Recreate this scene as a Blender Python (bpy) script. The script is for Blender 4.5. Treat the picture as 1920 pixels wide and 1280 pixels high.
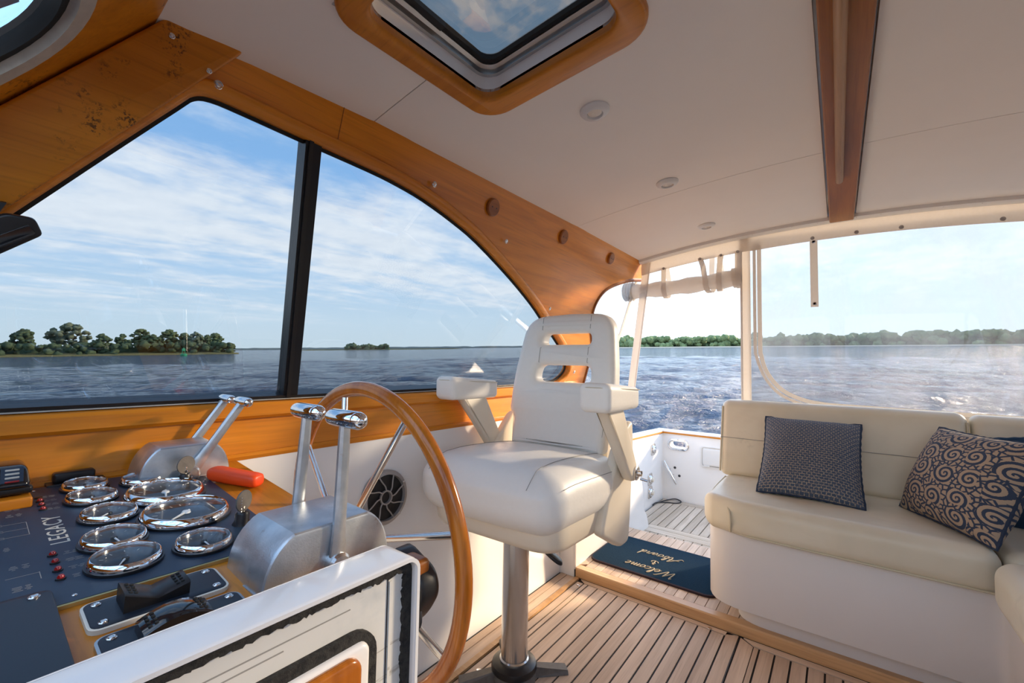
import bpy, bmesh, math, random
from mathutils import Vector, Matrix, Quaternion, geometry, noise
random.seed(7)
for o in list(bpy.data.objects): bpy.data.objects.remove(o, do_unlink=True)
SC = bpy.context.scene
COL = SC.collection
PI = math.pi
# ------------------------------------------------------------------ camera
# world axes: X runs aft, Y to starboard, Z up (metres, cabin sole at Z = 0)
def nrm(v): return Vector(v).normalized()
_aft = nrm((612, 52, 800)); _stb = Vector((-1047.6, 22, 800)); _stb = (_stb - _aft * _aft.dot(_stb)).normalized()
_up = _aft.cross(_stb)
CAM = Vector((0, 0, 1.2))
_right = Vector((_aft.x, _stb.x, _up.x)); _down = Vector((_aft.y, _stb.y, _up.y)); _fwd = Vector((_aft.z, _stb.z, _up.z))
cd = bpy.data.cameras.new('camera'); cd.lens = 15.0; cd.sensor_width = 36; cd.sensor_fit = 'HORIZONTAL'; cd.clip_start = .01; cd.clip_end = 20000
cam = bpy.data.objects.new('camera', cd); COL.objects.link(cam)
cam.matrix_world = Matrix(((_right.x, -_down.x, -_fwd.x, CAM.x), (_right.y, -_down.y, -_fwd.y, CAM.y), (_right.z, -_down.z, -_fwd.z, CAM.z), (0, 0, 0, 1)))
SC.camera = cam
# ------------------------------------------------------------------ sea frame: the boat runs bow-up, so level water is tilted against the cabin
UPT = nrm((-.0461, -.0012, .9989))
SX = (Vector((1, 0, 0)) - UPT * UPT.x).normalized(); SY = UPT.cross(SX)
SEA0 = CAM - UPT * 1.75
def sea(x, y, z): return SEA0 + SX * x + SY * y + UPT * z
def seadir(az, el):
    a, e = math.radians(az), math.radians(el)
    return (SX * math.cos(a) + SY * math.sin(a)) * math.cos(e) + UPT * math.sin(e)
# ------------------------------------------------------------------ light and exposure
SUN_AZ, SUN_EL = -30, 14.0
SC.view_settings.view_transform = 'Standard'; SC.view_settings.look = 'None'
SC.view_settings.gamma = 1; SC.view_settings.use_curve_mapping = False
SC.view_settings.exposure = 0.66
sd = bpy.data.lights.new('sun', 'SUN'); sd.energy = 5.8; sd.angle = math.radians(5.0); sd.color = (1, .76, .50)
sun = bpy.data.objects.new('sun', sd); COL.objects.link(sun); sun.location = (8, -6, 6)
sun.rotation_euler = seadir(SUN_AZ, SUN_EL).to_track_quat('Z', 'Y').to_euler()

class NT:
    def __init__(s, tree): s.t = tree; s.n = tree.nodes; s.l = tree.links
    def add(s, typ, ins=None, **kw):
        n = s.n.new(typ)
        for k, v in kw.items(): setattr(n, k, v)
        for k, v in (ins or {}).items(): s.put(n.inputs[k], v)
        return n
    def put(s, sock, v):
        if isinstance(v, bpy.types.NodeSocket): s.l.new(v, sock)
        elif hasattr(sock.default_value, '__len__') and not hasattr(v, '__len__'): sock.default_value = (v,) * len(sock.default_value)
        elif hasattr(sock.default_value, '__len__') and len(sock.default_value) == 4 and len(v) == 3: sock.default_value = (*v, 1)
        else: sock.default_value = v
    def m(s, op, a, b=0.0, c=0.0, clamp=False):
        n = s.add('ShaderNodeMath', {0: a, 1: b, 2: c}, operation=op); n.use_clamp = clamp; return n.outputs[0]
    def v(s, op, a, b=(0, 0, 0)):
        n = s.add('ShaderNodeVectorMath', {0: a, 1: b}, operation=op)
        return n.outputs['Value'] if op in ('DOT_PRODUCT', 'LENGTH') else n.outputs[0]
    def mix(s, f, a, b, blend='MIX'):
        n = s.add('ShaderNodeMix', data_type='RGBA', blend_type=blend)
        s.put(n.inputs[0], f); s.put(n.inputs[6], a); s.put(n.inputs[7], b); return n.outputs[2]
    def ramp(s, f, stops):
        n = s.add('ShaderNodeValToRGB', {0: f}); e = n.color_ramp.elements
        while len(e) < len(stops): e.new(.5)
        for i, (p, c) in enumerate(stops): e[i].position = p; e[i].color = (*c, 1) if len(c) == 3 else c
        return n.outputs[0]
    def smooth(s, x, lo, hi):
        n = s.add('ShaderNodeMapRange', {0: x, 1: lo, 2: hi}, interpolation_type='SMOOTHSTEP'); return n.outputs[0]
    def noise(s, vec, scale, detail=3, rough=.5, dist=0.0):
        return s.add('ShaderNodeTexNoise', {'Vector': vec, 'Scale': scale, 'Detail': detail, 'Roughness': rough, 'Distortion': dist}).outputs['Fac']
    def mapping(s, vec, scale=(1, 1, 1), rot=(0, 0, 0), loc=(0, 0, 0)):
        return s.add('ShaderNodeMapping', {'Vector': vec, 'Scale': scale, 'Rotation': rot, 'Location': loc}).outputs[0]

def build_sky():
    w = bpy.data.worlds.new('sky'); SC.world = w; w.use_nodes = True
    t = NT(w.node_tree); t.n.clear()
    d = t.add('ShaderNodeTexCoord').outputs['Generated']
    d = t.v('NORMALIZE', d)
    el = t.v('DOT_PRODUCT', d, tuple(UPT)); dx = t.v('DOT_PRODUCT', d, tuple(SX)); dy = t.v('DOT_PRODUCT', d, tuple(SY))
    ela = t.m('ABSOLUTE', el)
    base = t.ramp(ela, [(0, (.60, .70, .76)), (.06, (.58, .71, .81)), (.16, (.46, .64, .84)), (.36, (.26, .48, .80)), (1, (.15, .32, .62))])
    # wide whitening towards the low sun
    sv = seadir(SUN_AZ, SUN_EL); c = t.v('DOT_PRODUCT', d, tuple(sv))
    g1 = t.m('POWER', t.m('MAXIMUM', c, 0.0), 2.5); g2 = t.m('POWER', t.m('MAXIMUM', c, 0.0), 70.0)
    low = t.m('SUBTRACT', 1.0, t.smooth(ela, .05, .75))
    base = t.mix(t.m('MULTIPLY', g1, low, clamp=True), base, (.53, .61, .69))
    glow = t.m('MULTIPLY', g2, .9)
    # clouds on a flat layer overhead
    den = t.m('ADD', ela, .09)
    cx = t.m('DIVIDE', dx, den); cy = t.m('DIVIDE', dy, den)
    p = t.add('ShaderNodeCombineXYZ', {0: cx, 1: cy, 2: 0.0}).outputs[0]
    streak = t.noise(t.mapping(p, (.55, 1.5, 1), (0, 0, .5), (3.1, 1.7, 0)), 1.5, 9, .6, .35)
    puff = t.noise(t.mapping(p, (1, 1, 1), (0, 0, .2), (7.3, 2.2, 4)), 5.0, 6, .6)
    band = t.noise(t.mapping(p, (.25, .5, 1), (0, 0, .7), (1.3, 4.2, 2)), 1.1, 2, .5)
    cl = t.m('ADD', t.m('MULTIPLY', streak, .62), t.m('ADD', t.m('MULTIPLY', puff, .22), t.m('MULTIPLY', band, .35)))
    # a sheet of altocumulus sits low all round, broken cumulus higher up
    sheet = t.m('MULTIPLY', t.smooth(ela, .05, .17), t.m('SUBTRACT', 1.0, t.smooth(ela, .30, .46)))
    cl = t.smooth(t.m('ADD', cl, t.m('MULTIPLY', sheet, .13)), .58, .80)
    cum = t.noise(t.mapping(p, (1, 1, 1), (0, 0, .2), (2.2, .4, 9)), 6.0, 7, .55)
    cum = t.m('MULTIPLY', t.smooth(cum, .47, .60), t.smooth(ela, .50, .70))
    cl = t.m('MAXIMUM', cl, cum)
    cl = t.m('MULTIPLY', cl, t.smooth(ela, .02, .12))
    cl = t.m('MULTIPLY', cl, t.m('SUBTRACT', .9, t.m('MULTIPLY', g1, .6)))
    ccol = t.mix(t.m('MULTIPLY', puff, 1.0, clamp=True), (.66, .71, .79), (.98, .98, .97))
    col = t.mix(cl, base, ccol)
    glowc = t.add('ShaderNodeVectorMath', {0: (1.0, .86, .66)}, operation='SCALE'); t.put(glowc.inputs['Scale'], glow)
    col = t.v('ADD', col, glowc.outputs[0])
    bg = t.add('ShaderNodeBackground', {'Color': col, 'Strength': 2.05})
    t.l.new(bg.outputs[0], t.add('ShaderNodeOutputWorld').inputs[0])
build_sky()

# ------------------------------------------------------------------ materials
MATS = {}
def new_mat(name):
    m = bpy.data.materials.new(name); m.use_nodes = True; t = NT(m.node_tree); t.n.clear()
    out = t.add('ShaderNodeOutputMaterial'); MATS[name] = m
    return m, t, out
def pbr(t, out, color, rough=.5, metal=0., bump=None, bstr=.1, bdist=.01, coat=0., coatr=.05, spec=.5, **kw):
    b = t.add('ShaderNodeBsdfPrincipled', {'Base Color': color, 'Roughness': rough, 'Metallic': metal, 'Coat Weight': coat, 'Coat Roughness': coatr, 'Specular IOR Level': spec})
    for k, v in kw.items(): t.put(b.inputs[k], v)
    if bump is not None:
        n = t.add('ShaderNodeBump', {'Height': bump, 'Strength': bstr, 'Distance': bdist}); t.l.new(n.outputs[0], b.inputs['Normal'])
    t.l.new(b.outputs[0], out.inputs[0]); return b
def oc(t): return t.add('ShaderNodeTexCoord').outputs['Object']
def plain(name, color, rough=.5, metal=0., vary=.06, nscale=30., bstr=0., coat=0., **kw):
    m, t, out = new_mat(name); c = oc(t); n = t.noise(c, nscale, 4)
    dk = tuple(x * (1 - vary) for x in color); lt = tuple(min(1, x * (1 + vary)) for x in color)
    pbr(t, out, t.mix(n, dk, lt), rough, metal, n if bstr else None, bstr, .004, coat, **kw); return m
def wood(name, a, b, axis=0, rough=.25, coat=.6, scale=1., stain=0.):
    m, t, out = new_mat(name); c = oc(t)
    sc = [26., 26., 26.]; sc[axis] = 1.6
    g = t.noise(t.mapping(c, tuple(x * scale for x in sc)), 1.0, 6, .6, .6)
    sc2 = [7., 7., 7.]; sc2[axis] = .7
    h = t.noise(t.mapping(c, tuple(x * scale for x in sc2)), 1.0, 3, .5, 1.2)
    sc3 = [160., 160., 160.]; sc3[axis] = 5
    f = t.noise(t.mapping(c, tuple(x * scale for x in sc3)), 1.0, 2, .5)
    k = t.m('ADD', t.m('MULTIPLY', g, .5), t.m('MULTIPLY', h, .5))
    r = t.add('ShaderNodeObjectInfo').outputs['Random']
    col = t.mix(t.smooth(k, .34, .66), a, b)
    col = t.mix(t.m('MULTIPLY', t.smooth(f, .52, .7), .2), col, tuple(x * .45 for x in a))
    hs = t.add('ShaderNodeHueSaturation', {'Color': col, 'Value': t.m('ADD', .9, t.m('MULTIPLY', r, .2))}); col = hs.outputs[0]
    if stain:
        s1 = t.noise(c, 9., 3, .6); s2 = t.noise(c, 120., 3, .7)
        s = t.m('MULTIPLY', t.smooth(s1, .55, .68), t.smooth(s2, .5, .62))
        col = t.mix(t.m('MULTIPLY', s, stain), col, (.03, .015, .005))
    pbr(t, out, col, rough, 0, f, .04, .002, coat, .16, .35); return m
M = {}
M['varnish'] = wood('varnished_wood', (.58, .185, .009), (.80, .288, .020), 0, .34, .45)
M['varnish_y'] = wood('varnished_wood_across', (.50, .16, .008), (.68, .245, .018), 1, .32, .15)
M['varnish_stain'] = wood('stained_varnish', (.52, .17, .008), (.72, .265, .018), 0, .34, .12, .8, .9)
M['varnish_dark'] = wood('dark_varnish', (.22, .060, .008), (.38, .12, .015), 0, .35, .2)
M['wheel'] = wood('wheel_varnish', (.33, .082, .007), (.56, .178, .015), 2, .2, .45, .7)
M['beam'] = wood('beam_wood', (.30, .090, .010), (.46, .155, .018), 0, .42, .1)
M['rail'] = wood('handrail_wood', (.34, .17, .07), (.50, .27, .12), 0, .45, .1)
M['teak'] = wood('teak_plank', (.56, .40, .29), (.76, .58, .44), 0, .62, 0.)
M['teak_y'] = wood('teak_plank_across', (.56, .40, .29), (.76, .58, .44), 1, .62, 0.)
M['nosing'] = wood('teak_nosing', (.50, .27, .12), (.70, .42, .21), 1, .4, .2)
M['caulk'] = plain('black_caulk', (.012, .012, .014), .6)
M['gelcoat'] = plain('white_gelcoat', (.88, .87, .86), .22, coat=.4, vary=.015, nscale=4)
M['liner'] = plain('settee_gelcoat', (.78, .745, .73), .35, vary=.02, nscale=3)
M['headliner'] = plain('vinyl_headliner', (.93, .855, .77), .6, vary=.025, nscale=5, bstr=.05)
M['leather'] = plain('white_vinyl', (.90, .87, .815), .42, vary=.02, nscale=60, bstr=.12)
M['shell'] = plain('cream_moulding', (.86, .76, .61), .4, vary=.015)
M['stitch'] = plain('grey_stitching', (.30, .29, .27), .7)
M['stitch_cream'] = plain('cream_piping', (.62, .55, .40), .5)
M['chrome'] = plain('chrome', (.80, .81, .83), .07, 1.0, vary=.02)
M['steel'] = plain('stainless_steel', (.72, .71, .70), .2, 1.0, vary=.04, nscale=12)
M['grey_metal'] = plain('grey_cast_metal', (.42, .40, .39), .45, .5)
M['iron'] = plain('dark_cast_base', (.16, .15, .14), .6, .4, vary=.3, nscale=60, bstr=.3)
M['black'] = plain('black_plastic', (.012, .012, .014), .35)
M['black_gloss'] = plain('black_gloss', (.01, .012, .016), .12, coat=.5)
M['rubber'] = plain('black_rubber', (.012, .012, .012), .7)
M['mullion'] = plain('black_anodised', (.016, .018, .022), .3, .3)
M['alu'] = plain('aluminium', (.55, .56, .57), .3, 1.0)
M['white_plastic'] = plain('white_plastic', (.80, .79, .77), .3, vary=.01)
M['ivory'] = plain('ivory_plastic', (.75, .70, .60), .4)
M['lens'] = plain('frosted_lens', (.80, .72, .62), .25)
M['orange'] = plain('orange_foam', (.90, .075, .008), .4, vary=.03)
M['navy_plate'] = plain('navy_panel', (.017, .035, .066), .45, vary=.2, nscale=14)
M['navy_dark'] = plain('dark_navy_cover', (.008, .016, .030), .4, vary=.1)
M['print'] = plain('pale_lettering', (.62, .58, .50), .6)
M['print_dim'] = plain('dim_legend', (.28, .27, .26), .6)
M['red'] = plain('red_lamp', (.35, .01, .01), .2, coat=.5)
M['brass'] = plain('brass_edge', (.55, .45, .20), .35, .8)
def canvas(name, col, k, s):
    m, t, out = new_mat(name); c = oc(t); n = t.noise(c, s, 4); cc = t.mix(n, tuple(x * .93 for x in col), col)
    d = t.add('ShaderNodeBsdfDiffuse', {'Color': cc}); tl = t.add('ShaderNodeBsdfTranslucent', {'Color': cc}); mx = t.add('ShaderNodeMixShader', {0: k})
    t.l.new(d.outputs[0], mx.inputs[1]); t.l.new(tl.outputs[0], mx.inputs[2]); t.l.new(mx.outputs[0], out.inputs[0]); return m
M['canvas'] = canvas('white_canvas', (.90, .85, .79), .45, 90.)
M['canvas_fold'] = canvas('canvas_fold', (.86, .81, .76), .4, 25.)
M['white_trim'] = plain('pale_sealant', (.52, .47, .40), .6, vary=.2, nscale=50)
M['mat_letter'] = plain('embroidered_thread', (.46, .38, .26), .8)
M['needle'] = plain('white_needle', (.85, .85, .82), .4)
M['cable'] = plain('black_cable', (.02, .02, .025), .5)
M['buoy'] = plain('green_buoy', (.01, .30, .14), .5)

def galvanised():
    m, t, out = new_mat('cast_alloy'); c = oc(t)
    n1 = t.noise(c, 380., 3, .7); n2 = t.noise(c, 14., 4, .6); n3 = t.noise(c, 45., 4, .65)
    col = t.mix(t.smooth(n2, .35, .7), (.52, .56, .60), (.74, .77, .80))
    col = t.mix(t.m('MULTIPLY', t.smooth(n3, .63, .75), .35), col, (.30, .17, .10))
    pbr(t, out, col, t.m('ADD', .26, t.m('MULTIPLY', n1, .2)), .9, n1, .25, .001)
    return m
M['alloy'] = galvanised()
def cushion_vinyl():
    m, t, out = new_mat('cream_seat_vinyl'); c = oc(t)
    n1 = t.noise(c, 3.2, 3, .55, .4); n2 = t.noise(c, 90., 3)
    col = t.mix(t.smooth(n1, .3, .75), (.70, .63, .48), (.80, .73, .58))
    st = t.m('MULTIPLY', t.smooth(t.noise(c, 2.2, 2), .62, .75), t.smooth(t.noise(c, 30., 3), .5, .7))
    col = t.mix(t.m('MULTIPLY', st, .35), col, (.30, .25, .18))
    wr = t.noise(t.mapping(c, (9, 3.5, 9)), 1., 2, .5, 1.0)
    h = t.m('ADD', t.m('MULTIPLY', n2, .05), wr)
    pbr(t, out, col, .36, 0, h, .22, .012); return m
M['settee'] = cushion_vinyl()
def glass(name, tint, haze=0., hazecol=(.8, .85, .9), refl=1.0, ior=1.5):
    m, t, out = new_mat(name)
    tr = t.add('ShaderNodeBsdfTransparent', {'Color': tint}); gl = t.add('ShaderNodeBsdfGlossy', {'Color': (1, 1, 1), 'Roughness': .0})
    fa = t.add('ShaderNodeLayerWeight', {'Blend': .5}).outputs['Facing']; r0 = ((ior - 1) / (ior + 1)) ** 2
    fr = t.m('ADD', r0, t.m('MULTIPLY', t.m('POWER', fa, 5.0), 1 - r0))
    k = t.m('MULTIPLY', fr, refl)
    mx = t.add('ShaderNodeMixShader', {0: k}); t.l.new(tr.outputs[0], mx.inputs[1]); t.l.new(gl.outputs[0], mx.inputs[2])
    last = mx
    if haze:
        c = oc(t); n = t.noise(t.mapping(c, (3, 3, 1.2)), 1.3, 4, .6, .5)
        df = t.add('ShaderNodeBsdfTranslucent', {'Color': hazecol}); d2 = t.add('ShaderNodeBsdfDiffuse', {'Color': hazecol})
        ad = t.add('ShaderNodeMixShader', {0: .5}); t.l.new(df.outputs[0], ad.inputs[1]); t.l.new(d2.outputs[0], ad.inputs[2])
        mh = t.add('ShaderNodeMixShader', {0: t.m('MULTIPLY', t.smooth(n, .2, .8), haze)}); t.l.new(mx.outputs[0], mh.inputs[1]); t.l.new(ad.outputs[0], mh.inputs[2]); last = mh
    t.l.new(last.outputs[0], out.inputs[0]); return m
M['glass'] = glass('tinted_window_glass', (.545, .565, .58))
M['windshield'] = glass('windshield_glass', (.95, .96, .96))
M['hatch_glass'] = glass('smoked_acrylic', (.40, .37, .34))
M['lens_glass'] = glass('instrument_glass', (.92, .95, .98), refl=.8, ior=1.45)
M['vinyl'] = glass('clear_vinyl', (.69, .71, .74), .20, (.70, .75, .82), .8, 1.4)
M['vinyl_clear'] = glass('clear_vinyl_side', (.88, .89, .90), .12, (.88, .9, .93), .8, 1.4)
def tweed():
    m, t, out = new_mat('tweed_fabric'); c = t.add('ShaderNodeTexCoord').outputs['UV']
    p = t.mapping(c, (28, 38, 1))
    ch = t.add('ShaderNodeTexBrick', {'Vector': p, 'Color1': (.045, .075, .13), 'Color2': (.075, .10, .15), 'Mortar': (.40, .33, .25), 'Scale': 1., 'Mortar Size': .13, 'Brick Width': 1.25, 'Row Height': 1.0})
    n = t.noise(t.mapping(c, (95, 95, 1)), 1., 2)
    col = t.mix(t.m('MULTIPLY', t.smooth(n, .42, .58), .8), ch.outputs[0], (.05, .075, .12))
    pbr(t, out, col, .9, 0, t.m('ADD', n, ch.outputs[1]), .5, .003); return m
def scrolls():
    m, t, out = new_mat('scroll_fabric'); c = t.add('ShaderNodeTexCoord').outputs['UV']
    p = t.mapping(c, (4.6, 4.6, 1))
    vo = t.add('ShaderNodeTexVoronoi', {'Vector': p, 'Scale': 1., 'Randomness': .55}, voronoi_dimensions='2D')
    d = t.v('SUBTRACT', p, vo.outputs['Position'])
    sx = t.add('ShaderNodeSeparateXYZ', {0: d}); ang = t.m('ARCTAN2', sx.outputs[1], sx.outputs[0]); r = t.v('LENGTH', d)
    sp = t.m('SINE', t.m('ADD', ang, t.m('MULTIPLY', t.m('POWER', r, .8), 27.0)))
    jag = t.noise(t.mapping(c, (120, 120, 1)), 1., 2)
    ink = t.smooth(t.m('ADD', sp, t.m('MULTIPLY', t.m('SUBTRACT', jag, .5), .9)), -.25, .05)
    vo2 = t.add('ShaderNodeTexVoronoi', {'Vector': p, 'Scale': 1., 'Randomness': .55}, voronoi_dimensions='2D', feature='DISTANCE_TO_EDGE')
    edge = t.smooth(vo2.outputs['Distance'], .10, .13)
    vo3 = t.add('ShaderNodeTexVoronoi', {'Vector': t.mapping(c, (22, 22, 1)), 'Scale': 1.}, voronoi_dimensions='2D', feature='DISTANCE_TO_EDGE')
    bits = t.smooth(vo3.outputs['Distance'], .12, .2)
    k = t.m('ADD', t.m('MULTIPLY', edge, ink), t.m('MULTIPLY', t.m('SUBTRACT', 1.0, edge), bits), clamp=True)
    w = t.noise(t.mapping(c, (260, 260, 1)), 1., 1)
    pbr(t, out, t.mix(k, (.028, .045, .085), (.40, .30, .215)), .9, 0, w, .4, .002); return m
M['tweed'] = tweed(); M['scroll'] = scrolls()
M['navy_velvet'] = plain('navy_velvet', (.010, .045, .10), .8, vary=.3, nscale=18, bstr=.2)
M['fringe'] = plain('navy_cord', (.02, .035, .07), .9, vary=.4, nscale=200)
M['dark_fabric'] = plain('dark_navy_fabric', (.010, .012, .022), .9)
def carpet():
    m, t, out = new_mat('navy_carpet'); c = oc(t); n = t.noise(c, 320., 3, .7); n2 = t.noise(c, 9., 2)
    col = t.mix(n, (.003, .018, .042), (.010, .045, .090)); col = t.mix(t.m('MULTIPLY', n2, .25), col, (.012, .035, .06))
    pbr(t, out, col, .95, 0, n, .8, .006, spec=.1); return m
M['carpet'] = carpet()
M['mat_edge'] = plain('maroon_binding', (.03, .012, .018), .8)
def seal_worn():
    m, t, out = new_mat('worn_adhesive'); c = oc(t); n = t.noise(c, 90., 5, .7)
    pbr(t, out, t.mix(t.smooth(n, .35, .6), (.006, .006, .007), (.03, .028, .025)), .85, 0, n, .8, .004); return m
M['adhesive'] = seal_worn()
def worn_white():
    m, t, out = new_mat('worn_white_paint'); c = oc(t); n = t.noise(c, 14., 4, .6); n2 = t.noise(t.mapping(c, (8, 60, 60)), 1., 3, .6)
    col = t.mix(t.smooth(n, .5, .8), (.78, .77, .73), (.62, .64, .64)); col = t.mix(t.m('MULTIPLY', t.smooth(n2, .64, .7), .5), col, (.20, .16, .10))
    pbr(t, out, col, .35, 0, n, .1, .003, .2); return m
M['worn_white'] = worn_white()
def water():
    m, t, out = new_mat('river_water'); c = oc(t)
    n1 = t.noise(t.mapping(c, (1.0, 1.7, 1), (0, 0, .6)), .9, 7, .62, .3); n2 = t.noise(t.mapping(c, (.5, .9, 1), (0, 0, .6)), .12, 5, .6)
    h = t.m('ADD', n1, t.m('MULTIPLY', n2, 3.0))
    foam = t.m('MULTIPLY', t.smooth(t.noise(t.mapping(c, (.5, 1.1, 1), (0, 0, .6)), .8, 6, .65), .66, .74), t.smooth(t.noise(c, .05, 2), .45, .6))
    col = t.mix(t.m('MULTIPLY', foam, .55), (.011, .046, .105), (.60, .64, .68))
    pbr(t, out, col, .09, 0, h, 1.0, .8, 0, .05, .2, IOR=1.33); return m
M['water'] = water()
def foliage(name, a, b, s=1.):
    m, t, out = new_mat(name); c = oc(t); n = t.noise(c, .9 * s, 5, .7); n2 = t.noise(c, 5. * s, 3, .7)
    pbr(t, out, t.mix(t.smooth(t.m('ADD', t.m('MULTIPLY', n, .6), t.m('MULTIPLY', n2, .4)), .35, .65), a, b), .9, 0, n2, 1., .5, spec=.1); return m
M['leaf_a'] = foliage('leaves_mid', (.09, .14, .08), (.25, .32, .16)); M['leaf_b'] = foliage('leaves_dark', (.07, .115, .075), (.19, .25, .13))
M['leaf_c'] = foliage('leaves_pale', (.14, .18, .14), (.30, .35, .23)); M['forest'] = foliage('forest_leaves', (.075, .12, .06), (.28, .35, .16), .35)
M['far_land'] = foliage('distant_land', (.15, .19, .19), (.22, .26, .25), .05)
M['bark'] = plain('bark', (.10, .08, .06), .9); M['bank'] = foliage('grass_bank', (.16, .16, .07), (.30, .27, .13), .6); M['beach'] = plain('sandy_beach', (.50, .43, .32), .9, nscale=.3)
# ------------------------------------------------------------------ mesh helpers
ORG = {}
def org(p): return ORG.get(p.name, Vector((0, 0, 0))) if p else Vector((0, 0, 0))
def props(o, label=None, cat=None, group=None, kind=None):
    for k, v in (('label', label), ('category', cat), ('group', group), ('kind', kind)):
        if v: o[k] = v
    return o
def thing(name, loc, label, cat, group=None, kind=None):
    o = bpy.data.objects.new(name, None); COL.objects.link(o); o.location = loc; o.empty_display_size = .05
    ORG[o.name] = Vector(loc); return props(o, label, cat, group, kind)
class MB:
    def __init__(s): s.v = []; s.f = []; s.uv = None
    def add(s, vs, fs):
        k = len(s.v); s.v += [Vector(p) for p in vs]; s.f += [tuple(i + k for i in f) for f in fs]; return s
    def box(s, c, d, rot=None):
        c = Vector(c); h = Vector(d) / 2
        vs = [Vector((x * h.x, y * h.y, z * h.z)) for x in (-1, 1) for y in (-1, 1) for z in (-1, 1)]
        if rot: vs = [rot @ v for v in vs]
        return s.add([c + v for v in vs], [(0, 1, 3, 2), (4, 6, 7, 5), (0, 4, 5, 1), (2, 3, 7, 6), (0, 2, 6, 4), (1, 5, 7, 3)])
    def hexa(s, b, t):
        return s.add(list(b) + list(t), [(3, 2, 1, 0), (4, 5, 6, 7)] + [(i, (i + 1) % 4, 4 + (i + 1) % 4, 4 + i) for i in range(4)])
    def rbox(s, c, d, r, n=3, mid=2, fn=None, rot=None):
        h = [x / 2 for x in d]; r = min(r, min(h) * .999)
        ax = []
        for i in range(3):
            e = [h[i] - r + r * math.tan(PI / 4 * k / n) for k in range(n + 1)]
            m = [(-1 + 2 * (k + 1) / (mid + 1)) * (h[i] - r) for k in range(mid)]
            ax.append(sorted([-x for x in e] + m + e))
        idx = {}; vs = []; fs = []
        def pt(p):
            key = tuple(round(x, 7) for x in p)
            if key not in idx:
                q = Vector([max(-(h[i] - r), min(h[i] - r, p[i])) for i in range(3)]); dlt = Vector(p) - q
                if dlt.length > 1e-9: q = q + dlt.normalized() * r
                idx[key] = len(vs); vs.append(q)
            return idx[key]
        for a in range(3):
            b, cc = (a + 1) % 3, (a + 2) % 3
            for sg in (-1, 1):
                for i in range(len(ax[b]) - 1):
                    for j in range(len(ax[cc]) - 1):
                        q = []
                        for (x, y) in ((i, j), (i + 1, j), (i + 1, j + 1), (i, j + 1)):
                            p = [0, 0, 0]; p[a] = sg * h[a]; p[b] = ax[b][x]; p[cc] = ax[cc][y]; q.append(pt(p))
                        fs.append(tuple(q if sg > 0 else q[::-1]))
        if fn: vs = [Vector(fn(v)) for v in vs]
        if rot: vs = [rot @ v for v in vs]
        c = Vector(c); return s.add([c + v for v in vs], fs)
    def ring(s, rings, closed=False, capa=True, capb=True):
        n = len(rings[0]); fs = []; k = len(rings)
        for i in range(k if closed else k - 1):
            for j in range(n): fs.append((i * n + j, i * n + (j + 1) % n, ((i + 1) % k) * n + (j + 1) % n, ((i + 1) % k) * n + j))
        if not closed:
            if capa: fs.append(tuple(range(n))[::-1])
            if capb: fs.append(tuple((k - 1) * n + j for j in range(n)))
        return s.add([p for r in rings for p in r], fs)
    def tube(s, path, r, n=10, closed=False):
        path = [Vector(p) for p in path]; k = len(path); rr = r if hasattr(r, '__len__') else [r] * k; rings = []; u = None
        for i in range(k):
            t = (path[(i + 1) % k] - path[i - 1]) if closed else (path[min(i + 1, k - 1)] - path[max(i - 1, 0)])
            t.normalize()
            if u is None: u = t.orthogonal().normalized()
            u = (u - t * t.dot(u)).normalized(); w = t.cross(u)
            rings.append([path[i] + (u * math.cos(2 * PI * j / n) + w * math.sin(2 * PI * j / n)) * rr[i] for j in range(n)])
        return s.ring(rings, closed)
    def cyl(s, a, b, r, n=16, r2=None): return s.tube([a, b], [r, r if r2 is None else r2], n)
    def lathe(s, c, axis, prof, n=24, cap=True):
        axis = nrm(axis); u = axis.orthogonal().normalized(); w = axis.cross(u); c = Vector(c)
        return s.ring([[c + axis * z + (u * math.cos(2 * PI * j / n) + w * math.sin(2 * PI * j / n)) * max(r, 1e-5) for j in range(n)] for r, z in prof], capa=cap, capb=cap)
    def sweep(s, path, prof, nor, closed=True):
        # profile points (side, lift): side = along (normal x tangent), lift = along normal
        path = [Vector(p) for p in path]; k = len(path); nor = nrm(nor); rings = []
        for i in range(k):
            t = (path[(i + 1) % k] - path[i - 1]) if closed else (path[min(i + 1, k - 1)] - path[max(i - 1, 0)])
            t.normalize(); b = nor.cross(t).normalized()
            rings.append([path[i] + b * x + nor * y for x, y in prof])
        return s.ring(rings, closed)
    def plate(s, outer, holes, fn, w0, w1):
        loops = [outer] + list(holes); flat = [p for l in loops for p in l]; n = len(flat)
        tri = geometry.tessellate_polygon([[Vector((p[0], p[1], 0)) for p in l] for l in loops])
        vs = [fn(p[0], p[1], w0) for p in flat] + [fn(p[0], p[1], w1) for p in flat]
        fs = [tuple(t) for t in tri] + [tuple(i + n for i in t[::-1]) for t in tri]
        k = 0
        for l in loops:
            m = len(l)
            for i in range(m): fs.append((k + i, k + (i + 1) % m, n + k + (i + 1) % m, n + k + i))
            k += m
        return s.add(vs, fs)
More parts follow.
